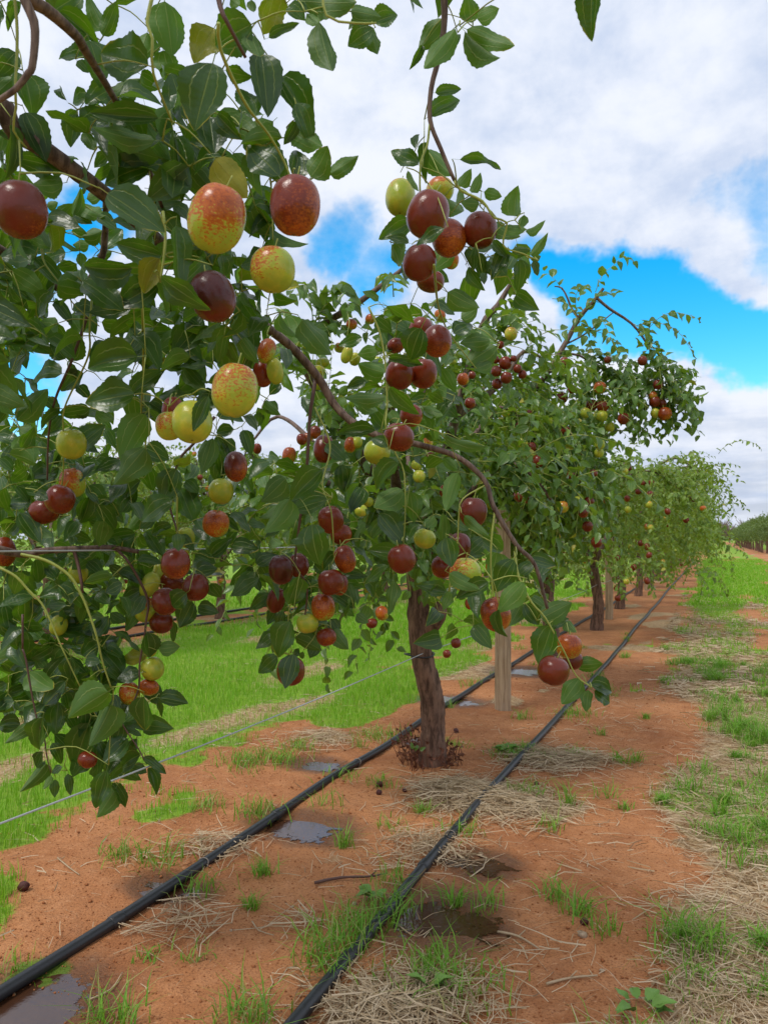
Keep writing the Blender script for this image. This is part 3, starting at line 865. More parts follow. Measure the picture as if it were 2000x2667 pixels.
# leaves noted one by one: base x, base y, tip x, tip y, width (in the crop), u = underside shown, t = top side shown, n = in front of fruit
LEAVES0 = []
def crop_leaves(ox, oy, sc, dlo, dhi, rows):
    for r in rows:
        bx, by, tx, ty, wd = r[:5]
        fl = r[5] if len(r) > 5 else 't'
        LEAVES0.append((ox + bx / sc, oy + by / sc, ox + tx / sc, oy + ty / sc, wd / sc, fl, dlo, dhi))
crop_leaves(0, 0, S6, .52, .92, [
    (580, -40, 350, 90, 180), (750, 200, 630, 0, 110, 'u'), (745, 250, 850, 20, 110, 'u'), (840, 20, 990, -20, 60, 'u'), (440, 90, 720, 290, 95), (650, 300, 760, 570, 170),
    (1060, 470, 730, 380, 300), (530, 210, 650, 300, 70), (620, 420, 390, 380, 95), (560, 440, 640, 520, 80), (1190, 20, 1250, 350, 240, 'u'), (1060, 240, 1000, 450, 180, 'u'),
    (1180, 370, 1230, 600, 190, 'u'), (1540, 210, 1400, 440, 230), (1530, 470, 1390, 910, 300), (1020, 540, 1150, 640, 120), (1340, 850, 1240, 510, 260), (800, 740, 1000, 560, 150, 'u'),
    (180, 550, 260, 800, 220), (110, 380, -30, 530, 150), (100, 560, -40, 690, 120, 'u'), (190, 820, 340, 1140, 175), (80, 910, 90, 1290, 90), (40, 930, 0, 1150, 100, 'u'),
    (390, 1200, 150, 1130, 150), (340, 1080, 585, 1220, 150, 'u'), (450, 1320, 270, 1370, 150, 'u'), (800, 640, 620, 740, 140), (550, 830, 500, 1050, 120), (600, 910, 790, 800, 200), (610, 950, 690, 1100, 90, 'u'),
    (1130, 850, 715, 830, 140), (830, 740, 1080, 1050, 150), (1100, 1010, 690, 1000, 130, 'u'), (1000, 1080, 810, 1080, 130, 'u'), (1150, 960, 1290, 1050, 120), (1620, 900, 1310, 1000, 220),
    (1500, 1330, 1380, 1010, 165), (1090, 1220, 1290, 1170, 150, 'u'), (1260, 1000, 1340, 1390, 130), (1070, 1200, 680, 1280, 190), (790, 1110, 670, 1200, 80), (790, 1400, 1180, 1640, 235), (1320, 1440, 1040, 1420, 190),
    (1480, 1340, 1590, 1160, 90, 'u'), (640, 700, 500, 720, 120), (480, 720, 400, 600, 40), (700, 960, 800, 880, 120), (900, 880, 1190, 930, 110), (560, 800, 470, 900, 80), (150, 20, 40, 200, 60), (0, 40, -20, 200, 60), (260, 40, 210, -40, 80)])
crop_leaves(0, 0, S6, .95, 1.15, [
    (530, 1540, 600, 1370, 70, 'u'), (630, 1430, 750, 1380, 100, 'u'), (590, 1480, 750, 1560, 110, 'u'), (500, 1530, 660, 1600, 100), (450, 1570, 520, 1470, 110, 'u'), (710, 1550, 840, 1640, 90), (340, 1480, 430, 1470, 60, 'u'), (600, 1400, 640, 1310, 30)])
crop_leaves(500, 0, S6, .48, .80, [
    (420, 180, 120, 330, 300), (600, -60, 520, 240, 225), (500, 400, 560, 800, 215), (920, 170, 990, 570, 175, 'u'), (830, 10, 1190, 50, 190, 'u'), (1150, 80, 1350, 105, 120, 'u'), (1320, 160, 1480, 80, 130),
    (1290, 215, 1120, 310, 150), (1280, 190, 1330, 390, 105, 'u'), (700, 40, 810, 130, 105), (780, -10, 910, 100, 90), (830, 100, 920, 190, 80, 'u'), (560, 270, 760, 190, 65), (645, 575, 880, 890, 175),
    (760, 750, 880, 1010, 130), (720, 940, 935, 1060, 140, 'u'), (750, 880, 670, 1040, 80), (640, 990, 340, 1000, 115, 'u'), (620, 1260, 400, 1010, 225), (175, 1150, 390, 1390, 220, 'u'), (740, 1280, 790, 1050, 140),
    (860, 1270, 1010, 1080, 170, 'u'), (1000, 1250, 1190, 1130, 110, 'u'), (440, 830, 340, 620, 140), (190, 830, 330, 1000, 130), (250, 510, 420, 570, 100), (130, 850, 160, 1110, 220), (590, 1290, 690, 1170, 100, 'u'),
    (280, -10, 350, 60, 70, 'u'), (430, 0, 440, 100, 60, 'u'), (430, 250, 480, 420, 130, 'u'), (1200, 150, 1130, 200, 50)])
crop_leaves(0, 550, S6, .84, 1.24, [
    (265, 310, -10, 310, 165), (310, 410, 190, 620, 200), (390, 530, 200, 680, 180), (470, 300, 290, 330, 150), (550, 380, 410, 430, 130), (580, 300, 590, 400, 90, 'u'), (940, 410, 565, 440, 205), (610, 505, 890, 680, 185),
    (1130, 520, 870, 680, 195), (1120, 700, 890, 760, 170), (560, 660, 710, 830, 110), (540, 730, 640, 880, 130, 'u'), (500, 1070, 560, 860, 170, 'u'), (470, 1060, 350, 920, 115), (740, 800, 900, 830, 105),
    (1010, 1000, 770, 900, 145, 'u'), (980, 1050, 585, 1090, 205), (440, 1170, 175, 1140, 135), (600, 1170, 440, 1290, 110), (960, 1320, 610, 1370, 205), (960, 1310, 1170, 1130, 130), (640, 1420, 430, 1470, 110),
    (130, 1500, 315, 1290, 150, 'u'), (440, 1450, 270, 1550, 60), (330, 1350, 430, 1440, 130), (0, 560, 60, 450, 95, 'u'), (90, 580, 170, 510, 90, 'u'), (90, 620, 150, 790, 110, 'u'), (-20, 760, 170, 710, 55), (140, 910, -40, 840, 140),
    (130, 860, 230, 850, 90, 'u'), (150, 900, 250, 920, 85, 'u'), (60, 930, 190, 1120, 115), (80, 1010, 150, 1160, 85, 'u'), (0, 1090, 75, 1050, 100), (400, 630, 465, 745, 45), (490, 530, 605, 600, 100), (1060, 880, 1230, 850, 120), (1330, 900, 1160, 1010, 170, 'u'),
    (1440, 870, 1580, 1090, 165), (1580, 960, 1670, 1080, 130), (1300, 1280, 1500, 1110, 175), (1330, 1340, 1140, 1310, 150), (1500, 1340, 1410, 1570, 100, 'tn'), (1080, 1380, 1190, 1440, 110), (760, 1220, 930, 1250, 90, 'u'), (1000, 1090, 1140, 1000, 110, 'u'),
    (580, 1690, 740, 1540, 185), (380, 1560, 450, 1470, 120), (250, 400, 290, 340, 60, 'u'), (520, 150, 640, 160, 80, 'u'), (600, 180, 760, 160, 100, 'u'), (640, 240, 530, 250, 90, 'u'), (740, 260, 880, 130, 150), (700, 320, 830, 300, 60, 'u'), (230, 170, 150, 230, 90, 'u'), (350, 240, 460, 210, 80, 'u'), (330, 120, 380, 190, 90),
    (1140, 760, 1260, 660, 120, 'u'), (1290, 720, 1160, 800, 130, 'u'), (1340, 800, 1420, 850, 80), (1200, 1110, 1310, 1130, 90), (1340, 1010, 1420, 1130, 80), (520, 1100, 550, 1210, 50), (560, 1260, 650, 1340, 110), (700, 1440, 820, 1520, 90, 'u'), (140, 1560, 250, 1600, 90, 'u'), (160, 1700, 250, 1560, 90)])
crop_leaves(0, 550, S6, .68, .84, [
    (1160, 320, 830, 240, 170), (1150, 350, 1010, 590, 150), (1170, 480, 1480, 730, 150, 'tn'), (1270, 120, 1270, 550, 120), (1330, 310, 1480, 420, 130), (1600, 320, 1640, 470, 110), (1540, 100, 1530, 380, 130)])
crop_leaves(0, 1050, S6, 1.08, 1.40, [
    (170, 230, 230, 455, 160, 'u'), (310, 270, 440, 405, 150), (0, 230, 140, 270, 90), (600, 310, 750, 180, 175), (580, 480, 730, 440, 160), (1040, 90, 850, 390, 195, 'u'), (1040, 330, 840, 580, 180, 'u'), (1050, 320, 1215, 400, 150),
    (760, 190, 830, 310, 75), (1060, 440, 1085, 640, 130), (1270, 480, 1190, 690, 165), (1010, 560, 850, 680, 115), (1235, 700, 980, 820, 150), (1300, 620, 1400, 850, 185), (1530, 260, 1460, 510, 115, 'u'), (1570, 240, 1620, 560, 80),
    (770, 960, 780, 780, 100), (970, 940, 780, 970, 120), (740, 950, 730, 1085, 140), (1230, 880, 1055, 950, 95), (1060, 930, 1180, 1100, 110), (960, 980, 950, 1190, 50), (1000, 1070, 1080, 1270, 110), (950, 1200, 1050, 1390, 115),
    (640, 600, 760, 740, 115), (650, 680, 600, 880, 140), (750, 720, 900, 840, 80), (540, 940, 650, 1000, 100), (260, 870, 370, 980, 85, 'u'), (220, 720, 50, 700, 165), (130, 600, 230, 700, 125), (150, 800, 280, 1000, 130), (140, 830, 20, 960, 115),
    (300, 560, 420, 470, 115), (260, 650, 345, 690, 90, 'tn'), (250, 450, 400, 570, 120), (880, 1300, 760, 1360, 110), (890, 1230, 790, 1170, 100), (1385, 1435, 1310, 1600, 145), (1430, 1470, 1570, 1500, 95), (1340, 1370, 1200, 1480, 135, 'tn'),
    (1040, 1390, 950, 1530, 95, 'tn'), (1010, 1350, 870, 1420, 100), (800, 1510, 915, 1590, 75, 'u'), (980, 1480, 920, 1640, 90, 'u'), (690, 1640, 800, 1560, 125), (630, 1420, 730, 1480, 110), (700, 1370, 790, 1440, 90), (500, 1330, 290, 1390, 115), (480, 1460, 330, 1450, 75),
    (180, 1390, 190, 1600, 165), (560, 1420, 510, 1620, 115), (620, 1580, 380, 1590, 135), (1530, 1090, 1659, 970, 95), (1420, 1220, 1560, 1180, 135), (1410, 1090, 1550, 1150, 95), (1280, 940, 1290, 1060, 85, 'tn'), (1300, 950, 1400, 1060, 65, 'tn'), (1520, 1300, 1590, 1400, 90),
    (60, 440, 100, 300, 90), (0, 400, 100, 480, 100), (40, 660, -30, 780, 100), (190, 480, 90, 560, 100), (420, 440, 330, 360, 90), (480, 390, 620, 490, 90), (700, 400, 820, 450, 90), (880, 780, 990, 640, 110), (820, 1010, 960, 1080, 110), (640, 1140, 740, 1230, 90), (500, 1170, 640, 1130, 100), (100, 1170, 60, 1300, 110), (260, 1130, 300, 1300, 120), (170, 1250, 80, 1380, 110), (600, 1260, 700, 1330, 80), (640, 1100, 540, 1060, 70), (420, 1120, 490, 1070, 50), (1110, 820, 1010, 900, 90), (1340, 560, 1430, 640, 110), (1600, 420, 1540, 560, 110), (40, 1460, 90, 1640, 130), (20, 1330, -30, 1480, 110), (400, 1250, 330, 1160, 80)])
crop_leaves(0, 1550, S6, 1.10, 1.40, [
    (170, 260, 160, 460, 145), (375, 370, 230, 460, 165), (200, 560, 60, 630, 95), (210, 660, 10, 730, 55), (50, 640, -40, 690, 85), (100, 770, -20, 800, 85), (145, 930, -30, 930, 115), (210, 560, 380, 730, 150, 'u'), (240, 790, 150, 860, 95, 'u'),
    (350, 600, 470, 440, 115), (510, 460, 500, 620, 145), (560, 660, 700, 560, 110), (470, 630, 340, 780, 125), (770, 700, 510, 840, 195, 'u'), (750, 530, 830, 700, 120), (715, 340, 590, 430, 140), (740, 400, 900, 560, 145), (760, 380, 890, 430, 75), (1010, 560, 850, 600, 110),
    (1060, 440, 900, 470, 105), (1060, 280, 1100, 460, 115, 'tn'), (1150, 390, 1295, 370, 100, 'u'), (1250, 190, 1250, 340, 48), (1040, 740, 1030, 980, 145), (1160, 740, 1350, 760, 105), (1155, 740, 1160, 890, 30), (870, 820, 1030, 950, 75), (800, 800, 700, 1060, 165, 'u'), (800, 720, 850, 850, 85),
    (420, 790, 400, 1000, 135), (640, 930, 520, 1250, 185), (310, 890, 240, 1140, 125), (250, 920, 60, 1060, 85, 'u'), (310, 1130, 250, 1250, 75), (330, 1220, 190, 1400, 95, 'u'), (380, 1070, 470, 1220, 75), (450, 1240, 370, 1280, 50), (400, 1330, 395, 1455, 60), (370, 1300, 320, 1400, 45, 'u'), (490, 1290, 510, 1440, 58),
    (920, 1040, 770, 1200, 135), (1010, 1150, 830, 1230, 155), (690, 1090, 750, 1340, 85), (770, 1270, 690, 1530, 125), (830, 1400, 720, 1590, 125, 'u'), (810, 1360, 930, 1530, 72), (1040, 1170, 1210, 1280, 52), (960, 1240, 1060, 1270, 85), (1070, 1250, 1150, 1430, 58), (890, 950, 1020, 1010, 42), (880, 920, 820, 1100, 120),
    (690, 290, 770, 150, 120), (540, 20, 510, 230, 115), (380, 220, 600, 260, 130), (120, 20, 190, 190, 130), (250, 120, 320, 20, 90), (620, 840, 620, 990, 130), (480, 860, 560, 960, 100), (480, 1090, 400, 1000, 90), (660, 620, 600, 520, 110), (620, 470, 720, 480, 110), (330, 520, 260, 450, 90, 'u'), (90, 330, 130, 470, 110), (30, 180, 100, 320, 120), (640, 800, 700, 900, 90), (480, 700, 520, 830, 90), (370, 140, 470, 90, 90), (720, 1060, 780, 1180, 80)])
crop_leaves(500, 800, S6, 1.08, 1.42, [
    (350, 60, 420, 400, 190), (60, 190, 150, 400, 160), (200, 290, 320, 390, 120), (800, 100, 990, 340, 175, 'u'), (680, 70, 750, 270, 170, 'u'), (530, 60, 530, 280, 50), (1220, 220, 1050, 270, 85), (1330, 320, 1200, 340, 110, 'u'), (1380, 470, 1200, 430, 135, 'u'), (1380, 650, 1110, 690, 95, 'u'),
    (1390, 860, 1280, 710, 115), (1430, 580, 1620, 780, 105, 'tn'), (1310, 890, 1030, 890, 95), (970, 990, 1110, 1090, 150, 'tn'), (1400, 1010, 1290, 920, 80, 'tn'), (1480, 1130, 1290, 1290, 115), (1510, 1320, 1320, 1480, 155, 'u'), (1570, 1340, 1600, 1540, 135, 'u'), (670, 1240, 520, 1400, 185, 'u'), (930, 1180, 690, 1380, 160),
    (1080, 1140, 1100, 1340, 120), (960, 1390, 720, 1440, 135), (700, 1390, 560, 1640, 150, 'u'), (870, 780, 800, 620, 80), (300, 880, 160, 900, 85), (370, 890, 430, 1060, 95), (100, 960, 90, 1200, 105, 'u'), (190, 950, 280, 1110, 75), (1440, 740, 1490, 840, 85, 'u'), (1210, 660, 1340, 780, 90, 'u'), (1520, 1580, 1570, 1659, 120), (640, 560, 550, 620, 85), (560, 680, 610, 770, 70), (480, 760, 480, 860, 80), (1060, 620, 1130, 570, 60, 'u'), (1050, 660, 1120, 700, 80, 'u'), (240, 950, 300, 1060, 90), (1440, 100, 1560, 160, 90), (1550, 180, 1450, 260, 80), (940, 1250, 1000, 1180, 60), (1300, 1660, 1400, 1500, 90)])
crop_leaves(700, 800, S8, 1.06, 1.36, [
    (1190, 180, 1030, 200, 90, 'u'), (1220, 210, 1080, 290, 115, 'u'), (1200, 300, 1110, 340, 75, 'u'), (820, 120, 740, 290, 135, 'tn'), (650, 280, 830, 310, 55, 'tn'), (1020, 900, 950, 1100, 85, 'u'), (960, 690, 1170, 780, 55, 'u'), (830, 1180, 740, 1270, 105), (600, 1120, 710, 1270, 110), (690, 1340, 540, 1300, 85),
    (235, 1180, 240, 1395, 165, 'tn'), (160, 1460, 110, 1605, 135, 'tn'), (310, 1040, 120, 1090, 110), (380, 1340, 290, 1420, 95), (640, 1400, 500, 1490, 55), (960, 1250, 990, 1390, 120, 'tn'), (1010, 1160, 1080, 1200, 60), (1060, 1130, 1170, 1240, 50, 'un'), (950, 1540, 800, 1500, 75), (980, 1440, 1130, 1530, 80, 'un'), (1180, 1490, 1010, 1560, 85, 'tn'),
    (1320, 1370, 1210, 1540, 115), (1370, 1490, 1240, 1630, 110, 'un'), (1230, 1330, 1210, 1460, 110, 'u'), (1360, 1440, 1430, 1370, 75), (670, 1480, 650, 1659, 62, 'u'), (840, 540, 940, 600, 60, 'u'), (580, 60, 660, 130, 90), (520, 400, 420, 430, 60), (700, 350, 660, 440, 60, 'u'), (870, 470, 940, 510, 70, 'u'), (730, 1090, 640, 1180, 70), (890, 1130, 840, 1200, 60, 'u'), (410, 1190, 380, 1310, 60), (430, 1210, 500, 1300, 60), (350, 1180, 440, 1150, 80), (940, 1120, 930, 1290, 45, 'u'), (1040, 60, 1130, 10, 90, 'u'), (1000, 140, 1110, 60, 80), (1090, 120, 990, 180, 60)])
crop_leaves(900, 1300, S8, 1.14, 1.32, [
    (1060, 640, 1215, 565, 115, 'u'), (970, 570, 1050, 680, 90), (1090, 690, 1200, 640, 60), (1110, 690, 1055, 870, 130), (830, 600, 845, 765, 55, 'tn'), (1250, 900, 1390, 880, 75, 'u'), (1260, 970, 1170, 1105, 100, 'u'), (1310, 1035, 1295, 1145, 60, 'u'), (1325, 1000, 1455, 1030, 85), (1345, 1040, 1440, 1095, 80),
    (1070, 690, 1000, 800, 62, 'u'), (1190, 660, 1235, 725, 80, 'u'), (950, 560, 890, 690, 80, 'u'), (1000, 540, 1080, 600, 80, 'u'), (560, 500, 530, 600, 50, 'u')])
crop_leaves(300, 1200, 2.37, 1.30, 1.46, [
    (1080, 1000, 985, 1215, 140), (1000, 1210, 875, 1310, 95), (1100, 1200, 1060, 1390, 115, 'tn'), (1250, 1120, 1200, 1215, 80), (960, 830, 820, 910, 75), (1000, 920, 930, 1010, 62), (1040, 930, 1000, 1040, 60), (1330, 980, 1375, 1065, 85), (1240, 1020, 1285, 1110, 85), (1350, 1050, 1445, 1150, 90, 'u'),
    (1430, 760, 1470, 880, 75, 'u'), (880, 640, 1000, 550, 85), (900, 650, 965, 760, 120), (1160, 1180, 1150, 1230, 30), (1100, 1200, 1140, 1160, 40), (860, 740, 900, 800, 80), (1560, 900, 1530, 990, 70, 'u'), (1490, 950, 1560, 1000, 60, 'u'), (960, 1210, 920, 1310, 60)])
crop_leaves(900, 0, S10, .86, 1.04, [
    (420, 85, 320, 215, 85, 'u'), (470, 130, 340, 310, 85, 'u'), (330, 200, 285, 295, 25), (545, 95, 520, -20, 92, 'u'), (570, 80, 660, 40, 78, 'u'), (520, 140, 668, 310, 70, 'u'), (530, 130, 742, 240, 78, 'u'), (480, 150, 460, 205, 50), (390, 400, 500, 380, 45), (365, 500, 500, 410, 72), (310, 710, 190, 640, 68), (300, 640, 310, 560, 30),
    (350, 650, 460, 775, 78, 'u'), (500, 690, 712, 695, 32), (490, 800, 545, 740, 48, 'u'), (270, 740, 312, 830, 22, 'un'), (340, 620, 340, 780, 32), (545, 830, 585, 755, 42, 'u'), (600, 830, 672, 850, 48, 'u'), (730, 930, 725, 815, 72, 'u'), (575, 880, 500, 880, 75, 'u'), (280, 960, 148, 1030, 78), (270, 1050, 180, 1020, 38), (200, 1060, 250, 1150, 78, 'u'),
    (420, 990, 300, 1050, 48, 'tn'), (490, 820, 490, 900, 32, 'un'), (440, 860, 510, 940, 60, 'u'), (640, 970, 735, 1045, 58, 'u'), (690, 980, 780, 1000, 45, 'u'), (780, 1000, 860, 970, 32, 'u'), (800, 1100, 872, 1020, 38, 'u'), (720, 1080, 800, 1090, 42, 'u'), (800, 1120, 850, 1110, 25), (810, 1130, 830, 1190, 32), (755, 1125, 760, 1262, 62),
    (690, 1090, 630, 1205, 58), (530, 1160, 592, 1255, 48), (560, 1070, 550, 1170, 42), (600, 1130, 620, 1170, 40, 'u'), (590, 1180, 600, 1225, 30), (380, 1180, 445, 1215, 50), (640, 1040, 690, 1110, 40), (520, 1080, 560, 1160, 40), (770, 930, 760, 990, 40, 'u')])
crop_leaves(900, 0, S10, .55, .66, [(1065, -50, 1045, 165, 88)])

# gather frames for all leaves of the near tree
stem_pts = np.vstack([resample(p, r, .015)[0] for p, r, _ in stems0] + [resample(p[1:], r[1:], .015)[0] for p, r in limbs0])
leaf_rows = []
petioles = Bag()
hooks = []
for (bx, by, tx, ty, wd, fl, dlo, dhi) in LEAVES0:
    Lp = math.hypot(tx - bx, ty - by)
    d = float(np.clip(FPX * 0.057 / max(Lp, 1.7 * wd * .8), dlo, dhi)) + random.uniform(-.03, .03)
    sx = np.array([bx + (tx - bx) * f for f in (0, .25, .5, .75, 1)]); sy = np.array([by + (ty - by) * f for f in (0, .25, .5, .75, 1)])
    for (fx, fy, fw, fh, fd) in FRPX:
        e = ((sx - fx) / (fw + wd * .35)) ** 2 + ((sy - fy) / (fh + wd * .35)) ** 2
        if (e[1:] < 1).any():
            if 'n' in fl:
                d = min(d, fd - fw * fd / FPX - .012)
            elif d < fd + fw * fd / FPX * .5:
                d = fd + fw * fd / FPX * .6 + random.uniform(.0, .03)
    dz = random.uniform(-.30, .30) * Lp * d / FPX
    b = P(bx, by, d - dz * .5); tip = P(tx, ty, d + dz * .5)
    direc = tip - b; L = np.linalg.norm(direc); direc = direc / L
    view = EYEP - b; view /= np.linalg.norm(view)
    roll = random.choice((-1, 1)) * random.uniform(.15, .65)
    nrm = view - direc * (view @ direc); nrm /= np.linalg.norm(nrm)
    side = np.cross(direc, nrm)
    # the top side faces up more often than not
    if side[2] * roll < 0 and random.random() < .7: roll = -roll
    nrm = nrm * math.cos(roll) + side * math.sin(roll)
    if 'u' in fl: nrm = -nrm
    W = min(wd * d / FPX / math.cos(roll) * 1.16, .92 * L) if wd / Lp > .3 else wd * d / FPX * 1.5
    b = b - direc * .03 * L; L = L * 1.08
    leaf_rows.append((b, direc, nrm, L, max(W, .2 * L)))
    hooks.append(b - direc * .14 * L)

order = sorted(range(len(leaf_rows)), key=lambda i: -leaf_rows[i][3] / project(leaf_rows[i][0])[2])
origin0 = np.array(tree0.location)
soup = [[], [], [], [], []]
for rank, i in enumerate(order):
    b, direc, nrm, L, W = leaf_rows[i]
    if rank < 300:
        o = obj('leaf', LEAF_NEAR_ME[i % len(LEAF_NEAR_ME)], tree0)
        o.matrix_local = leaf_matrix(b, direc, nrm, L, W, origin0)
    else:
        for a, v in zip(soup, (b, direc, nrm, L, W)): a.append(v)
# leaves further back in the same tree
FILL0 = [(0, 130, 480, 760, 1.0, 1.4, 40), (130, 560, 560, 780, 1.0, 1.35, 60), (170, 600, 130, 380, .80, 1.0, 46), (280, 620, 330, 620, .84, 1.1, 70), (360, 620, 620, 760, 1.0, 1.3, 30), (280, 620, 700, 900, 1.15, 1.45, 40), (0, 300, 880, 1250, 1.3, 1.7, 150), (300, 560, 980, 1300, 1.36, 1.7, 80),
         (0, 270, 1230, 1560, 1.34, 1.65, 150), (180, 330, 1440, 1660, 1.36, 1.5, 40), (560, 800, 980, 1300, 1.42, 1.75, 70), (575, 740, 1180, 1380, 1.45, 1.65, 40), (820, 1000, 640, 1000, 1.32, 1.65, 60), (930, 1190, 1150, 1380, 1.36, 1.6, 44), (0, 110, 300, 520, .9, 1.2, 30), (880, 1120, 520, 640, 1.0, 1.2, 20), (0, 60, 560, 900, 1.0, 1.3, 30), (380, 1050, -300, -70, .82, 1.0, 50), (-140, 300, -260, -60, .6, .85, 40), (-220, -30, 0, 900, .8, 1.1, 70)]
for (x0, x1, y0, y1, d0, d1, n) in FILL0:
    for _ in range(n):
        x, y, d = random.uniform(x0, x1) * DS, random.uniform(y0, y1) * DS, random.uniform(d0, d1)
        if any(((x - f[0]) / (f[2] + 15)) ** 2 + ((y - f[1]) / (f[3] + 15)) ** 2 < 1 and d < f[4] + .04 for f in FRPX):
            continue
        if abs(x / DS - 1087) < 34 and y / DS > 1120: continue
        b = P(x, y, d)
        a = random.uniform(0, 2 * math.pi)
        direc = np.array([math.cos(a), math.sin(a), random.uniform(-1.3, .1)]); direc /= np.linalg.norm(direc)
        nrm = np.array([random.gauss(0, .6), random.gauss(-.4, .6), random.uniform(.1, 1)])
        L = random.uniform(.042, .064)
        for aa, v in zip(soup, (b, direc, nrm, L, L * random.uniform(.48, .66))): aa.append(v)
        hooks.append(b)
bag = leaf_soup(*[np.array(a) for a in soup], [leaf_shape(7, 1, .3, .16, .03, .06, 5), leaf_shape(7, 1, .45, .28, .03, .05, 6), leaf_shape(7, 1, .15, .05, .03, .08, 7)], RNG)
bag.V = [v - origin0 for v in bag.V]
obj('foliage', bag.mesh('foliage', M['leaf']), tree0, kind='stuff')
# leaf and fruit stalks: every leaf base is joined to the nearest stem, or to the nearest leaf already joined
for (fx, fy, fw, fh, fd) in FRPX:
    hooks.append(P(fx, fy - fh * 1.28, fd))
HK = np.array(hooks)
dist = np.empty(len(HK)); near = np.empty((len(HK), 3))
for i in range(len(HK)):
    dd = np.linalg.norm(stem_pts - HK[i], axis=1) + .3 * np.maximum(0, HK[i][2] - stem_pts[:, 2])
    k = int(np.argmin(dd)); dist[i] = dd[k]; near[i] = stem_pts[k]
todo = np.ones(len(HK), bool)
for _ in range(len(HK)):
    i = int(np.argmin(np.where(todo, dist, 9e9)))
    todo[i] = False
    q, b = near[i], HK[i]
    L = np.linalg.norm(q - b)
    if .002 < L and not (i >= len(HK) - len(FRPX) and L > .07):
        mid = (q + b) / 2 + np.array([0, 0, .10 * L])
        V, F = tube([q, mid, b], [.0010, .0008, .0006], 4, max(.010, L / 4))
        petioles.add(V, F)
    dd = np.linalg.norm(HK - b, axis=1) * 1.08 + .3 * np.maximum(0, HK[:, 2] - b[2])
    m = todo & (dd < dist)
    dist[m] = dd[m]; near[m] = b
petioles.V = [v - origin0 for v in petioles.V]
obj('leaf_stalks', petioles.mesh('leaf_stalks', M['twig_green']), tree0, kind='stuff')

# ------------------------------------------------------------------ grown trees
def grow_strands(starts, dirs, length, rng, step=.028, droop=.13, wob=.10, zmin=.16):
    """drooping fruiting shoots; returns points (S, n, 3) and the alive mask"""
    n = int(length.max() / step) + 1
    p = starts.copy(); v = dirs / np.linalg.norm(dirs, axis=1)[:, None]
    pts, alive = [p.copy()], [np.ones(len(p), bool)]
    for i in range(1, n):
        v = v + np.array([0, 0, -droop]) + rng.normal(0, wob, v.shape)
        v /= np.linalg.norm(v, axis=1)[:, None]
        p = p + v * step
        pts.append(p.copy()); alive.append((i * step < length) & (p[:, 2] > zmin))
    return np.stack(pts, 1), np.stack(alive, 1)

def strand_leaves(pts, alive, rng, lmin, lmax, center):
    tg = np.gradient(pts, axis=1)
    tg /= np.linalg.norm(tg, axis=2)[..., None] + 1e-9
    S, n, _ = pts.shape
    sidev = np.cross(tg, np.array([0, 0, 1.0]) + rng.normal(0, .5, (S, 1, 3)))
    sidev /= np.linalg.norm(sidev, axis=2)[..., None] + 1e-9
    sg = np.where(np.arange(n) % 2 == 0, 1, -1)[None, :, None]
    direc = sidev * sg * .75 + tg * .55 + np.array([0, 0, -.30]) + rng.normal(0, .28, pts.shape)
    outw = pts - center; outw[..., 2] *= .3
    outw /= np.linalg.norm(outw, axis=2)[..., None] + 1e-9
    nrm = np.array([0, 0, .75]) + outw * .75 + rng.normal(0, .38, pts.shape)
    m = alive.copy(); m[:, 0] = False
    L = rng.uniform(lmin, lmax, pts.shape[:2])
    L = L * (1 - .35 * (np.arange(n)[None, :] / n))
    return pts[m], direc[m], nrm[m], L[m], (L * rng.uniform(.46, .64, L.shape))[m]

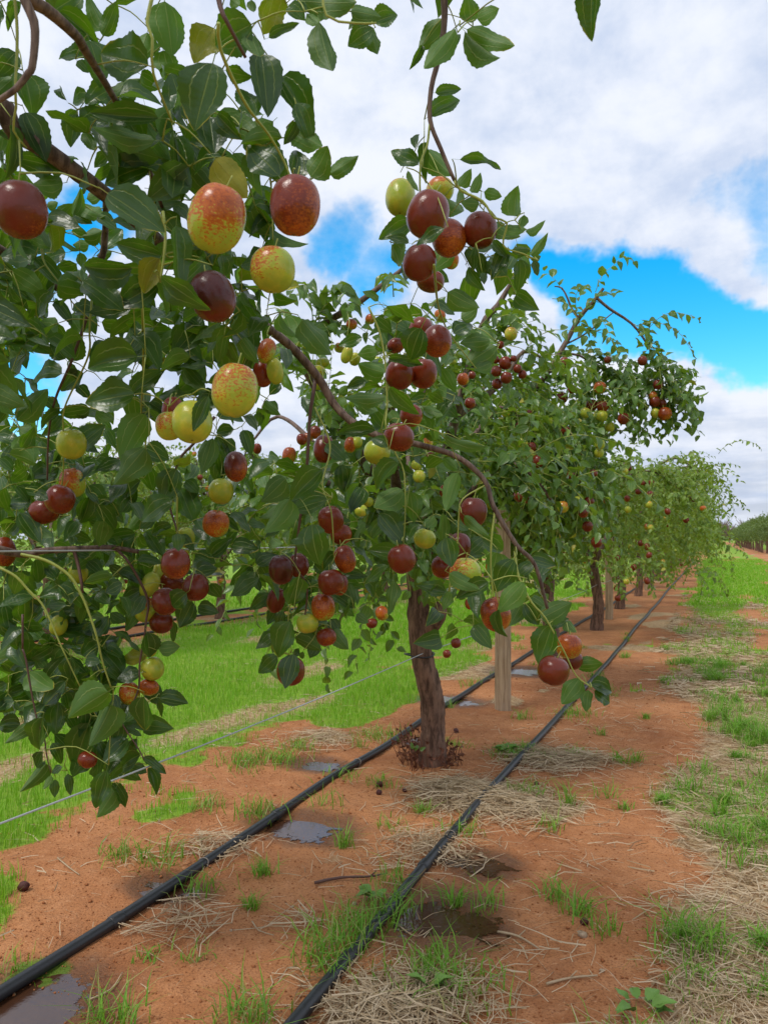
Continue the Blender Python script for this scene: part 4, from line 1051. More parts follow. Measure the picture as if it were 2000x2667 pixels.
def grown_tree(root, limbs, nstr, rng, lmin=.034, lmax=.052, slen=(.22, .50), shapes=LEAF_MID, leafmat='leaf', nparts=300, part_meshes=LEAF_MID_ME, twig_r=.0011, low=.25, extra=None, center_h=1.0, keep=None, limb_parts=True, zmin=.16, fruit_px=None):
    """limbs: list of (points, radii); fills the tree with drooping leafy shoots; returns the shoots"""
    org = np.array(root.location)
    tops, tdir, wts = [], [], []
    cen = org + [0, 0, center_h]
    for pts, rad in limbs:
        p, r = resample(pts, rad, .04)
        if limb_parts:
            tube_obj('branch', pts, rad, M['branch'], root, 7, .05, .03)
        k = int(len(p) * low)
        tops.append(p[k:]); g = np.gradient(p, axis=0)[k:]; tdir.append(g / (np.linalg.norm(g, axis=1)[:, None] + 1e-9))
    tops, tdir = np.vstack(tops), np.vstack(tdir)
    idx = rng.integers(0, len(tops), nstr)
    st = tops[idx] + rng.normal(0, .02, (nstr, 3))
    outw = st - cen; outw[:, 2] *= .3
    outw /= np.linalg.norm(outw, axis=1)[:, None] + 1e-9
    dr = outw * .7 + tdir[idx] * .5 + rng.normal(0, .55, (nstr, 3)) + [0, 0, .15]
    ln = rng.uniform(*slen, nstr)
    if extra is not None:
        st = np.vstack([st, extra[0]]); dr = np.vstack([dr, extra[1]]); ln = np.concatenate([ln, extra[2]])
    pts, alive = grow_strands(st, dr, ln, rng, zmin=zmin)
    if keep is not None:
        u = np.repeat(rng.random(len(pts)), pts.shape[1])
        alive = np.logical_and.accumulate(alive & keep(pts.reshape(-1, 3), u).reshape(alive.shape), axis=1)
    base, dire, nrm, L, W = strand_leaves(pts, alive, rng, lmin, lmax, cen)
    if fruit_px is not None:                     # leaves do not hide the fruit the picture shows
        q = base + dire * .5 * L[:, None] - EYEP; dep = q @ FWD
        ux = CX + FPX * (q @ RGT) / dep; uy = CY - FPX * (q @ UPV) / dep
        ok = np.ones(len(base), bool)
        for (fx, fy, fr, fd) in fruit_px:
            ok &= ~((np.hypot(ux - fx, uy - fy) < fr * 1.05 + FPX * .018 / dep) & (dep < fd + .03) & (rng.random(len(base)) > .12))
        base, dire, nrm, L, W = base[ok], dire[ok], nrm[ok], L[ok], W[ok]
    # shoots
    if twig_r:
        tb = Bag()
        for s in range(len(pts)):
            q = pts[s][alive[s]][::2]
            if len(q) > 2:
                V, F = tube(q, np.linspace(twig_r * 1.6, twig_r * .6, len(q)), 4, 1, 0, False)
                tb.add(V - org, F)
        obj('shoots', tb.mesh('shoots', M['twig_green']), root, kind='stuff')
    if nparts:
        q = base - EYEP; dep = q @ FWD
        ux = CX + FPX * (q @ RGT) / dep; uy = CY - FPX * (q @ UPV) / dep
        vis = (dep > .2) & (ux > 0) & (ux < 2000) & (uy > 0) & (uy < 2667)
        score = np.where(vis, L / dep, 0)
        best = np.argsort(-score)[:nparts]
        rest = np.ones(len(base), bool); rest[best] = False
        for i in best:
            o = obj('leaf', part_meshes[int(i) % len(part_meshes)], root)
            o.matrix_local = leaf_matrix(base[i], dire[i], nrm[i], L[i], W[i], org)
        base, dire, nrm, L, W = base[rest], dire[rest], nrm[rest], L[rest], W[rest]
    b = leaf_soup(base - org, dire, nrm, L, W, shapes, rng)
    obj('foliage', b.mesh('foliage', M[leafmat]), root, kind='stuff')
    return pts, alive

def vase_limbs(base, n, height, reach, rng, r0=.022, az0=0.0):
    out = []
    for k in range(n):
        az = az0 + 2 * math.pi * k / n + rng.uniform(-.3, .3)
        rc = reach * rng.uniform(.65, 1.0); hh = height * rng.uniform(.82, 1.04)
        h0 = base[2]
        o = np.array([math.cos(az), math.sin(az), 0])
        p = [base, base + o * rc * .22 + [0, 0, (hh - h0) * .40], base + o * rc * .5 + [0, 0, (hh - h0) * .82],
             base + o * rc * .78 + [0, 0, (hh - h0) * .98], base + o * rc + [0, 0, (hh - h0) * .78]]
        p = [q + rng.normal(0, .03, 3) * (i > 0) for i, q in enumerate(p)]
        out.append((p, [r0, r0 * .75, r0 * .5, r0 * .33, r0 * .18]))
        # a side limb
        q = p[2]; a2 = az + rng.choice((-1, 1)) * rng.uniform(.6, 1.1)
        o2 = np.array([math.cos(a2), math.sin(a2), 0])
        out.append(([q, q + o2 * rc * .3 + [0, 0, .06], q + o2 * rc * .55 - [0, 0, .10]], [r0 * .4, r0 * .28, r0 * .14]))
    return out

# --- tree 1: the trunk in the middle of the picture
t1b = GD(930, 1652)
tree1 = thing('jujube_tree', 'jujube tree with the bent dark trunk standing in front of the nearest wooden post', 'tree', (t1b[0], t1b[1], 0))
D1 = project(t1b)[2]
trunk1 = [PD(932, 1690, D1), PD(932, 1655, D1), PD(934, 1600, D1), PD(933, 1520, D1 - .02), PD(917, 1440, D1 - .03), PD(905, 1370, D1 - .02), PD(902, 1300, D1), PD(900, 1225, D1 + .02)]
V, F = tube(trunk1, [.058, .051, .043, .040, .039, .037, .036, .036], 28, .008)
org1 = np.array(tree1.location)
ang = np.arctan2(V[:, 1] - org1[1], V[:, 0] - org1[0])
rid = fbm(ang * 9 + V[:, 2] * 3.0, V[:, 2] * 9, 90, 3) - .5
rid2 = fbm(V[:, 2] * 14 + 3, ang * 2.2, 91, 3) - .5
ax_c = np.array([np.interp(V[:, 2], [q[2] for q in trunk1], [q[i] for q in trunk1]) for i in (0, 1)]).T
rv = V[:, :2] - ax_c
V[:, :2] += rv * (rid * .42 + rid2 * .22)[:, None]
obj('trunk', mesh_np('trunk', V - org1, F, None, M['bark']), tree1)
tt = trunk1[-1]
tube_obj('branch', [PD(912, 1362, D1 - .02), PD(935, 1352, D1 - .04), PD(952, 1325, D1 - .05), PD(948, 1285, D1), PD(960, 1200, D1 + .05), PD(1000, 1080, D1 + .15)], [.028, .024, .021, .020, .017, .012], M['bark'], tree1, 12, .015, .04)
# the black tie holding the wire to the trunk
tie_c = PD(906, 1414, D1 - .03)
th = np.linspace(0, 2 * math.pi, 17)
tube_obj('trunk_tie', [tie_c + [.052 * math.cos(a), .052 * math.sin(a), .004 * math.sin(a * 2)] for a in th], .0028, M['pipe'], tree1, 6, .01)
limbs1 = [
    ([tt, PD(830, 1060, 2.75), PD(740, 900, 2.85), PD(660, 780, 2.9), PD(600, 760, 2.9)], [.030, .022, .016, .010, .006]),
    ([tt, PD(930, 1100, 2.7), PD(985, 900, 2.6), PD(1036, 716, 2.55), PD(1075, 660, 2.55), PD(1112, 598, 2.55)], [.030, .022, .016, .012, .010, .006]),
    ([tt, PD(800, 1020, 2.6), PD(690, 850, 2.4), PD(640, 745, 2.3), PD(700, 700, 2.2), PD(780, 650, 2.15), PD(868, 583, 2.1)], [.028, .020, .014, .011, .010, .0085, .006]),
    ([tt, PD(840, 1120, 2.5), PD(720, 1050, 2.25), PD(620, 1020, 2.1), PD(560, 1080, 2.05)], [.024, .016, .011, .008, .004]),
    ([tt, PD(970, 1130, 2.6), PD(1060, 1020, 2.45), PD(1130, 1010, 2.4), PD(1190, 1080, 2.4)], [.024, .016, .011, .008, .004]),
    ([tt, PD(880, 1050, 3.0), PD(900, 880, 3.2), PD(960, 780, 3.3), PD(1040, 760, 3.4)], [.026, .018, .012, .008, .005]),
    ([tt, PD(860, 1080, 2.5), PD(850, 920, 2.3), PD(840, 790, 2.2), PD(900, 720, 2.15)], [.024, .018, .012, .009, .005]),
    ([tt, PD(780, 1080, 3.0), PD(680, 960, 3.2), PD(600, 900, 3.4), PD(540, 960, 3.4)], [.024, .016, .011, .008, .005]),
    ([PD(985, 900, 2.6), PD(1080, 830, 2.7), PD(1130, 760, 2.75), PD(1180, 780, 2.8)], [.014, .010, .007, .004]),
    ([PD(930, 1100, 2.7), PD(1010, 960, 2.9), PD(1080, 880, 3.0), PD(1120, 900, 3.0)], [.014, .010, .007, .004]),
]
rng1 = np.random.default_rng(5)
# shoots hanging low round the trunk
ex_s, ex_d, ex_l = [], [], []
for _ in range(46):
    x = rng1.choice((rng1.uniform(590, 860), rng1.uniform(920, 1090)))
    ex_s.append(PD(x, rng1.uniform(1090, 1250), rng1.uniform(2.2, 3.1))); ex_d.append(rng1.normal(0, .5, 3)); ex_l.append(rng1.uniform(.22, .42))
def keep1(b, u):
    q = b - EYEP; dep = q @ FWD
    ux = (CX + FPX * (q @ RGT) / dep) / DS; uy = (CY - FPX * (q @ UPV) / dep) / DS
    gap = ((ux - 620) / 55) ** 2 + ((uy - 905) / 85) ** 2 < 1          # opening where the sky shows through
    gap2 = (ux < 600) & (uy < 990)
    low = (uy > 1300) & (dep < 2.72) & (np.abs(ux - 908) < 46)          # the trunk stays clear
    over = (uy < 640 + 60 * np.sin(ux * .05)) & (ux > 700)
    post = (uy > 1120) & (dep < 3.55) & (np.abs(ux - 1087) < 30) & (u > .03)
    return ~(gap | gap2 | low | over | post)
FP1 = []
C5 = lambda x, y, d: P(1200 + x / S8, 700 + y / S8, d)
FR1 = [(240, 510, 70, .97), (190, 552, 56, .97), (245, 587, 62, .97), (195, 620, 56, .97), (285, 485, 34, .97), (305, 540, 46, .97), (332, 572, 46, .97), (185, 490, 42, .97), (270, 352, 70, .33), (213, 410, 40, .9), (60, 575, 40, .95)]
for (x, y, dm, rp) in FR1:
    d = 2.36 + random.uniform(-.03, .03)
    FP1.append((1200 + x / S8, 700 + y / S8, dm / S8 / 2, d))
    place_fruit(tree1, C5(x, y, d), dm / S8 * d / FPX, dm / S8 * d / FPX * 1.06, rp)
FR1D = [(783, 1072, 26, 40, .04), (780, 1104, 28, 26, .05), (795, 1084, 24, 22, .0), (625, 985, 30, 38, .6), (665, 742, 24, 26, .1), (688, 802, 30, 28, .3), (697, 784, 30, 22, .12), (750, 765, 24, 40, .25), (767, 775, 24, 30, .1), (815, 782, 26, 24, .05),
        (733, 752, 22, 22, .4), (825, 1324, 28, 32, .55), (803, 1346, 24, 22, .95), (556, 970, 18, 24, .95), (760, 700, 24, 22, .6), (800, 690, 22, 22, .55), (680, 935, 26, 30, .75), (665, 945, 20, 22, .6), (652, 950, 22, 26, .9), (770, 955, 26, 26, .15), (757, 960, 26, 36, .6), (905, 1030, 26, 28, .2), (900, 1005, 24, 24, .1), (925, 955, 20, 30, .45), (930, 990, 22, 28, .9),
        (985, 1390, 22, 22, .95), (965, 1412, 18, 18, .9), (1015, 1305, 22, 26, .75), (1090, 1345, 20, 22, .9), (1060, 1225, 22, 22, .5), (690, 830, 26, 26, .4), (860, 1110, 24, 24, .1), (640, 1090, 26, 30, .7), (960, 1060, 22, 28, .9), (1000, 820, 26, 28, .6), (1015, 870, 24, 24, .9), (950, 680, 24, 26, .5), (845, 760, 24, 24, .2), (870, 870, 22, 22, .85)]
for (x, y, ww, hh, rp) in FR1D:
    d = random.uniform(2.05, 2.3)
    FP1.append((x * DS, y * DS, max(ww, hh) * DS / 2, d))
    place_fruit(tree1, PD(x, y, d), ww * DS * d / FPX, hh * DS * d / FPX, rp)

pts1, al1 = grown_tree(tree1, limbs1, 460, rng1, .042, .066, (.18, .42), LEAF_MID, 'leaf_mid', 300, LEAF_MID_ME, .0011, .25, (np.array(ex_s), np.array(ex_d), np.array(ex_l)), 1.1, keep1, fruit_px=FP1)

# --- tree 2: hidden trunk, tall arching limb against the sky
t2b = np.array([ROW_X - .01, 4.85, 0])
tree2 = thing('jujube_tree', 'jujube tree with a bare limb arching against the blue sky, second along the row', 'tree', t2b)
rng2 = np.random.default_rng(8)
b2 = t2b + [0, 0, .55]
tube_obj('trunk', [t2b - [0, 0, .05], t2b + [.02, 0, .2], t2b + [-.01, .01, .4], b2], [.058, .047, .043, .044], M['bark'], tree2, 14, .03, .05)
D2 = project(t2b)[2]
def C5b(x, y, d): return P(1200 + x / S8, 700 + y / S8, d)
arch_d = 3.9
limbs2 = [
    ([b2, C5b(200, 1000, 4.5), C5b(330, 800, 4.2), C5b(430, 620, arch_d), C5b(560, 410, arch_d), C5b(640, 262, arch_d), C5b(705, 190, arch_d), C5b(768, 107, arch_d)], [.032, .026, .020, .016, .0135, .012, .010, .008]),
    ([C5b(735, 160, arch_d), C5b(800, 215, arch_d), C5b(920, 295, arch_d), C5b(1000, 400, arch_d), C5b(1035, 480, arch_d), C5b(1080, 620, arch_d), C5b(1100, 720, arch_d)], [.008, .0075, .0065, .0058, .005, .004, .003]),
    ([C5b(635, 268, arch_d), C5b(600, 220, arch_d), C5b(575, 160, arch_d), C5b(545, 105, arch_d), C5b(505, 95, arch_d)], [.007, .006, .005, .0042, .003]),
    ([C5b(560, 410, arch_d), C5b(650, 365, arch_d), C5b(740, 300, arch_d), C5b(830, 230, arch_d)], [.005, .0045, .0038, .0028]),
    ([C5b(480, 560, arch_d), C5b(600, 460, arch_d), C5b(760, 540, arch_d), C5b(880, 600, arch_d), C5b(1000, 640, arch_d)], [.008, .0065, .0052, .004, .003]),
    ([C5b(440, 820, 3.7), C5b(560, 860, 3.6), C5b(640, 960, 3.55), C5b(660, 1100, 3.55)], [.009, .007, .0055, .003]),
    ([b2, C5b(300, 1000, 4.2), C5b(440, 820, 3.7)], [.026, .016, .009]),
    ([b2, C5b(150, 900, 4.9), C5b(120, 650, 5.0), C5b(200, 560, 5.0)], [.028, .02, .013, .006]),
    ([b2, C5b(400, 1150, 4.0), C5b(560, 1050, 3.8), C5b(700, 1050, 3.8), C5b(760, 1150, 3.8)], [.024, .016, .011, .008, .004]),
    ([b2, C5b(100, 1050, 4.3), C5b(40, 850, 4.0), C5b(60, 700, 3.9), C5b(150, 690, 3.8)], [.024, .017, .012, .008, .004]),
    ([b2, C5b(420, 1000, 5.2), C5b(520, 800, 5.5), C5b(640, 760, 5.6), C5b(740, 850, 5.6)], [.026, .018, .012, .008, .004]),
    ([b2, C5b(250, 1050, 4.0), C5b(300, 850, 3.8), C5b(340, 700, 3.7), C5b(420, 720, 3.6)], [.024, .017, .012, .008, .004]),
]
def keep2(b, u):
    q = b - EYEP; dep = q @ FWD
    cx = ((CX + FPX * (q @ RGT) / dep) - 1200) * S8; cy = ((CY - FPX * (q @ UPV) / dep) - 700) * S8
    sky_a = (cx > 430) & (cy < 430 + 40 * np.sin(cx * .03))
    thin = sky_a & (u > .10)
    left = (cx > 360) & (cx <= 560) & (cy < 560) & (u > .25)
    right = (cx > 830) & (cy > 930)
    upper = (cx < 430) & (cy < 330)
    mid = (cx > 780) & (cy > 840) & (cy < 1010) & (u > .55)
    return ~(thin | left | right | upper | mid | (cx > 1290) | ((cx > 1000) & (u > .85)))
ex_s, ex_d, ex_l = [], [], []
for _ in range(230):
    ex_s.append(C5b(rng2.uniform(60, 760), rng2.uniform(760, 1230), rng2.uniform(3.6, 4.6))); ex_d.append(rng2.normal(0, .6, 3)); ex_l.append(rng2.uniform(.3, .62))
for _ in range(44):
    ex_s.append(C5b(rng2.uniform(560, 1120), rng2.uniform(500, 720), arch_d + rng2.uniform(-.1, .15))); ex_d.append(rng2.normal(0, .6, 3) + [.3, 0, 0]); ex_l.append(rng2.uniform(.2, .42))
FP2 = []
FR2 = [(330, 940, 62, .12), (345, 990, 42, .08), (380, 962, 52, 1), (378, 1006, 52, .2), (415, 1040, 66, .97), (320, 1140, 52, 1.), (355, 1195, 60, .9), (315, 1226, 62, .97), (370, 1246, 52, .95), (325, 852, 60, .9), (550, 1285, 62, .40), (632, 1255, 52, .2), (690, 1262, 56, .85), (660, 1315, 56, .82), (683, 1392, 56, .98), (732, 1475, 60, 1.),
       (558, 505, 56, 1), (545, 697, 62, 1), (600, 650, 46, .9), (790, 490, 38, .9), (750, 640, 66, .52), (705, 735, 62, 1), (765, 745, 62, .85), (670, 780, 56, .22), (760, 795, 60, .08), (803, 852, 54, .04), (878, 808, 62, .85), (980, 497, 52, 1), (1062, 627, 52, .95), (1045, 720, 60, 1), (1085, 730, 46, 1), (1100, 782, 70, .68), (1048, 780, 50, .2), (565, 877, 52, .98), (715, 1105, 44, .95), (640, 1130, 40, .95), (1035, 685, 46, .5), (590, 1110, 44, .97), (240, 770, 54, .1), (750, 950, 52, .2), (745, 995, 50, .1), (365, 780, 40, .85)]
for (x, y, dm, rp) in FR2:
    d = (arch_d - .10 if y < 900 and x > 460 else 3.50) + random.uniform(-.04, .04)
    FP2.append((1200 + x / S8, 700 + y / S8, dm / S8 / 2, d))
    place_fruit(tree2, C5b(x, y, d), dm / S8 * d / FPX, dm / S8 * d / FPX * 1.05, rp)

for _ in range(16):
    ex_s.append(C5b(rng2.uniform(1060, 1150), rng2.uniform(620, 760), arch_d + rng2.uniform(-.08, .1))); ex_d.append(RGT * rng2.uniform(.4, 1.2) + rng2.normal(0, .35, 3)); ex_l.append(rng2.uniform(.16, .34))
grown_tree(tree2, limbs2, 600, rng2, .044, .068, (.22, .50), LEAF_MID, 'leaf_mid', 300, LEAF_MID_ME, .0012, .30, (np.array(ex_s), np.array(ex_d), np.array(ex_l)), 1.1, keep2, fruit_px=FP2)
# --- trees further along the row
def row_tree(pos, label, seed, height, reach, nstr, nparts, nfruit, shapes, mat, n_l=6, group=None, trunk_r=.055, lean=0.0, twig=.0013):
    rg = np.random.default_rng(seed)
    t = thing('jujube_tree', label, 'tree', pos, group)
    p = np.array(pos, float)
    b = p + [lean, 0, .55]
    tube_obj('trunk', [p - [0, 0, .05], p + [.0, 0, .05], p + [lean * .2 + .02, 0, .25], b], [trunk_r * 1.2, trunk_r, trunk_r * .82, trunk_r * .8], M['bark'], t, 12, .03, .05)
    lm = vase_limbs(b, n_l, height, reach, rg, .024, rg.uniform(0, 6))
    es, ed, el = [], [], []
    for _ in range(int(nstr * .7)):
        a = rg.uniform(0, 2 * math.pi); rr = reach * rg.uniform(.45, 1.0)
        es.append(p + [rr * math.cos(a), rr * math.sin(a), rg.uniform(.55, height * .95)]); ed.append(np.array([math.cos(a), math.sin(a), 0]) * .6 + rg.normal(0, .5, 3)); el.append(rg.uniform(.25, .5))
    pts, al = grown_tree(t, lm, nstr, rg, .042, .064, (.25, .52), shapes, mat, nparts, LEAF_LIGHT_ME, twig, .25, (np.array(es), np.array(ed), np.array(el)), height * .6, None, True, .36)
    # fruit hung on the shoots, camera side first
    cand = pts[:, 4::3][al[:, 4::3]]
    q = cand - EYEP
    cand = cand[np.argsort(np.linalg.norm(q, axis=1) + rg.normal(0, .25, len(cand)))]
    for k in range(min(nfruit, len(cand))):
        c = cand[int(k * 2.2) % len(cand)] + [0, 0, -.03]
        rp = rg.choice((.98, .97, .95, .9, .8, .5, .3, .1))
        place_fruit(t, c, rg.uniform(.040, .052), rg.uniform(.042, .056), rp, 0, None, FRUIT_SMALL_ME)
    return t

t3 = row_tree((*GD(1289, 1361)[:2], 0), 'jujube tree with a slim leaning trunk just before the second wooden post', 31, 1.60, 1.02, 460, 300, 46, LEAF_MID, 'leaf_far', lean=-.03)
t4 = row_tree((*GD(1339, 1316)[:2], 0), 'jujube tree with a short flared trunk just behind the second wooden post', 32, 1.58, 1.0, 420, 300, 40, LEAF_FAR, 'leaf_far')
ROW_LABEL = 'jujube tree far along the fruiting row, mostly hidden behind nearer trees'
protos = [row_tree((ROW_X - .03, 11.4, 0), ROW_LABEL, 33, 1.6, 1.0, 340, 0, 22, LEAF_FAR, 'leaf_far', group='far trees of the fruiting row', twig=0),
          row_tree((ROW_X - .03, 13.6, 0), ROW_LABEL, 34, 1.65, 1.0, 340, 0, 18, LEAF_FAR, 'leaf_far', group='far trees of the fruiting row', twig=0)]

def copy_tree(src, loc, rot, label, group, scale=1.0, skip=('leaf',)):
    r = src.copy(); COL.objects.link(r)
    r.location = loc; r.rotation_euler = (0, 0, rot); r.scale = (scale, scale, scale * random.uniform(.95, 1.05))
    r['label'] = label; r['group'] = group
    for ch in src.children:
        if ch.name.split('.')[0] in skip: continue
        c = ch.copy(); COL.objects.link(c); c.parent = r
        for g in ch.children:
            d = g.copy(); COL.objects.link(d); d.parent = c
    return r
for k in range(8):
    copy_tree(protos[k % 2], (ROW_X - .04, 15.8 + 2.2 * k, 0), random.uniform(0, 6), ROW_LABEL, 'far trees of the fruiting row', skip=('leaf', 'fruit'))

# --- the next row on the left
r2 = row_tree((*GD(475, 1336)[:2], 0), 'jujube tree of the next row whose straight trunk shows between the hanging clusters', 41, 1.62, .98, 420, 300, 34, LEAF_MID, 'leaf_far', trunk_r=.05)
R2_LABEL = 'jujube tree of the next row, seen in pieces through the near branches'
r2b = row_tree((ROW2_X, 8.8, 0), R2_LABEL, 42, 1.6, .98, 380, 0, 28, LEAF_FAR, 'leaf_far', group='trees of the next row on the left')
for k, y in enumerate((2.2, 4.4, 11.0, 13.2, 15.4, 17.6, 19.8, 22.0, 24.2)):
    copy_tree(r2b if k % 2 else protos[0], (ROW2_X + random.uniform(-.05, .05), y, 0), random.uniform(0, 6), R2_LABEL, 'trees of the next row on the left')
R3_LABEL = 'jujube tree of the third row, a green mass far behind the left branches'
for k in range(9):
    copy_tree(protos[k % 2], (-8.3, 6.0 + 2.2 * k, 0), random.uniform(0, 6), R3_LABEL, 'trees of the third row on the left', skip=('leaf', 'fruit'))

# --- the block of young trees at the right edge
def block_tree(pos, label, seed, group):
    rg = np.random.default_rng(seed)
    t = thing('orchard_tree', label, 'tree', pos, group)
    p = np.array(pos, float)
    tube_obj('trunk', [p - [0, 0, .05], p + [.02, 0, .4], p + [-.02, .02, .8], p + [0, 0, 1.5]], [.06, .045, .04, .02], M['bark'], t, 8, .1, .05)
    n = 900
    u = rg.normal(size=(n, 3)); u /= np.linalg.norm(u, axis=1)[:, None]
    r = rg.uniform(.55, 1.0, n) ** .6
    lob = 1 + .25 * np.sin(u[:, 0] * 5 + seed) * np.cos(u[:, 2] * 6)
    c = np.stack([u[:, 0] * r * .78 * lob, u[:, 1] * r * .78 * lob, 1.42 + u[:, 2] * r * .74 * lob], 1)
    dire = u * .5 + rg.normal(0, .6, (n, 3)) + [0, 0, -.4]
    nrm = u + [0, 0, .6] + rg.normal(0, .4, (n, 3))
    L = rg.uniform(.07, .13, n)
    b = leaf_soup(c, dire, nrm, L, L * .55, LEAF_FAR, rg)
    obj('crown', b.mesh('crown', M['leaf_block']), t)
    return t
BLK = 'small round-headed tree in the dense block at the right edge'
BLK2 = 'small round-headed tree in the rear row of the block at the right edge'
bt = [block_tree((2.75, 45.0 + 1.3 * k, 0), BLK, 60 + k, 'trees of the block at the right edge') for k in range(3)]
bt[0]['label'] = 'nearest small round-headed tree of the block at the right edge'
for k in range(3, 52):
    copy_tree(bt[k % 3], (2.75 + random.uniform(-.1, .1), 45.0 + 1.3 * k + random.uniform(-.2, .2), 0), random.uniform(0, 6), BLK, 'trees of the block at the right edge', random.uniform(.93, 1.06))
for k in range(40):
    copy_tree(bt[k % 3], (6.4 + random.uniform(-.1, .1), 62.0 + 1.4 * k, 0), random.uniform(0, 6), BLK2, 'trees of the block at the right edge', random.uniform(1.0, 1.12))

# --- bare brown trees at the end of the lane
def bare_tree(pos, label, seed, h):
    rg = np.random.default_rng(seed)
    t = thing('bare_tree', label, 'tree', pos, 'bare trees at the end of the lane')
    p = np.array(pos, float)
    tube_obj('trunk', [p - [0, 0, .1], p + [0, 0, h * .3], p + [.1, 0, h * .6]], [.14, .11, .07], M['branch_grey'], t, 7, .3)
    bg = Bag()
    for _ in range(150):
        a = rg.uniform(0, 6.28); s = p + [0, 0, h * rg.uniform(.12, .6)]
        o = np.array([math.cos(a), math.sin(a), 0]); ln = h * rg.uniform(.25, .5)
        V, F = tube([s, s + o * ln * .4 + [0, 0, ln * .5], s + o * ln * .75 + [0, 0, ln * rg.uniform(.5, 1.1)] + rg.normal(0, .15, 3)], [.045, .035, .02], 4, .8)
        bg.add(V - p, F)
    obj('crown', bg.mesh('crown', M['branch_grey']), t)
    return t
bare = bare_tree((1.5, 150, 0), 'bare grey-brown tree in the clump closing the end of the lane', 3, 4.6)
for k in range(12):
    c = copy_tree(bare, (-6 + 1.5 * k + random.uniform(-.5, .5), 152 + random.uniform(-6, 10), 0), random.uniform(0, 6), 'bare grey-brown tree in the clump closing the end of the lane', 'bare trees at the end of the lane', random.uniform(.8, 1.1))
# far scrub on the horizon
rgs = np.random.default_rng(77)
n = 16000
fx = rgs.uniform(-420, 320, n); fy = 420 + rgs.uniform(-15, 15, n)
fh = 4.2 + 3.2 * fbm(fx * .03, fx * 0, 5, 3)
c = np.stack([fx, fy, rgs.uniform(0, 1, n) * fh], 1)
L = rgs.uniform(1.2, 2.6, n)
scrub = leaf_soup(c, rgs.normal(0, 1, (n, 3)), rgs.normal(0, 1, (n, 3)) + [0, -.6, .6], L, L * .7, LEAF_FAR, rgs)
o = obj('distant_scrub', scrub.mesh('distant_scrub', M['leaf_block']), None, kind='stuff')
o['label'] = 'low line of distant scrub on the horizon'

# ------------------------------------------------------------------ trellis posts, wires and drip pipes
def wooden_post(pos, label, h=.95, r=.038, group='trellis posts'):
    t = thing('wooden_post', label, 'post', (pos[0], pos[1], 0), group)
    n, m = 24, 26
    V = []
    for i in range(m + 1):
        z = -.06 + (h + .06) * i / m
        for j in range(n):
            a = 2 * math.pi * j / n
            rr = r * (1 + .035 * math.sin(3 * a + pos[1]) + .02 * math.sin(7 * a + z * 3) - .012 * (math.sin(11 * a + 2 * math.sin(z * 4)) > .93))
            V.append((rr * math.cos(a) + .004 * math.sin(z * 3), rr * math.sin(a), z))
    i = np.arange(m)[:, None] * n; j = np.arange(n)[None, :]; j2 = (j + 1) % n
    F = np.stack([i + j, i + j2, i + n + j2, i + n + j], -1).reshape(-1, 4)
    obj('shaft', mesh_np('shaft', V, F, None, M['post']), t)
    cv = [(r * .99 * q * math.cos(a), r * .99 * q * math.sin(a), h + .004 * (1 - q)) for q in (1, .5) for a in np.linspace(0, 2 * math.pi, n, endpoint=False)]
    cf = [(k, (k + 1) % n, n + (k + 1) % n, n + k) for k in range(n)]
    me = bpy.data.meshes.new('cut_top')
    me.from_pydata(cv, [], cf + [tuple(range(n, 2 * n))]); me.materials.append(M['post'])
    obj('cut_top', me, t)
    return t
wooden_post(GD(1086, 1531), 'nearest round wooden post standing behind the bent trunk', .95)
wooden_post(GD(1315, 1337), 'second round wooden post along the row, beyond the slim leaning trunk', .95)
wooden_post((ROW_X - .02, 12.7, 0), 'third wooden post along the row, a pale upright among far trunks', .95)
wooden_post((ROW2_X, 7.7, 0), 'wooden post of the next row on the left', .95)

def line_obj(name, x, y0, y1, z, r, mat, label, cat, wob, sag=0.0, sides=8, step=.12, ground_follow=False, seed=0, span=2.2):
    ys_ = np.concatenate([np.arange(y0, min(y1, 12), step), np.arange(min(y1, 12), y1 + .1, 1.0)]) if y1 > 12 else np.arange(y0, y1 + step, step)
    xx = x + wob * (fbm(ys_ * .55, ys_ * 0 + seed, 12 + seed, 3) - .5) * 2
    if ground_follow:
        zz = np.maximum.reduce([gz(xx, ys_), gz(xx + .01, ys_), gz(xx - .01, ys_)])
        kk = 9; pad = np.pad(zz, kk, mode='edge'); zz = np.convolve(pad, np.hanning(2 * kk + 1) / np.hanning(2 * kk + 1).sum(), 'valid')
        zz = zz + r * .80
    else:
        zz = z - sag * np.abs(np.sin((ys_ - .42) / span * math.pi))
    t = thing(name, label, cat, (x, y0, 0))
    V, F = tube(np.stack([xx, ys_, zz], 1), [r] * len(ys_), sides, 1, 0, False)
    obj('line', mesh_np('line', V - np.array([x, y0, 0]), F, None, mat), t)
    return t, xx, ys_, zz
pr, prx, pry, prz = line_obj('drip_pipe', -.645, .3, 34, 0, .0125, M['pipe'], 'black drip pipe on the right side of the tree row, nearest the lane', 'pipe', .020, ground_follow=True, seed=1, sides=12, step=.05)
pl, plx, ply, plz = line_obj('drip_pipe', -1.165, .3, 34, 0, .0125, M['pipe'], 'black drip pipe on the left side of the tree row, under the wire', 'pipe', .030, ground_follow=True, seed=2, sides=12, step=.05)
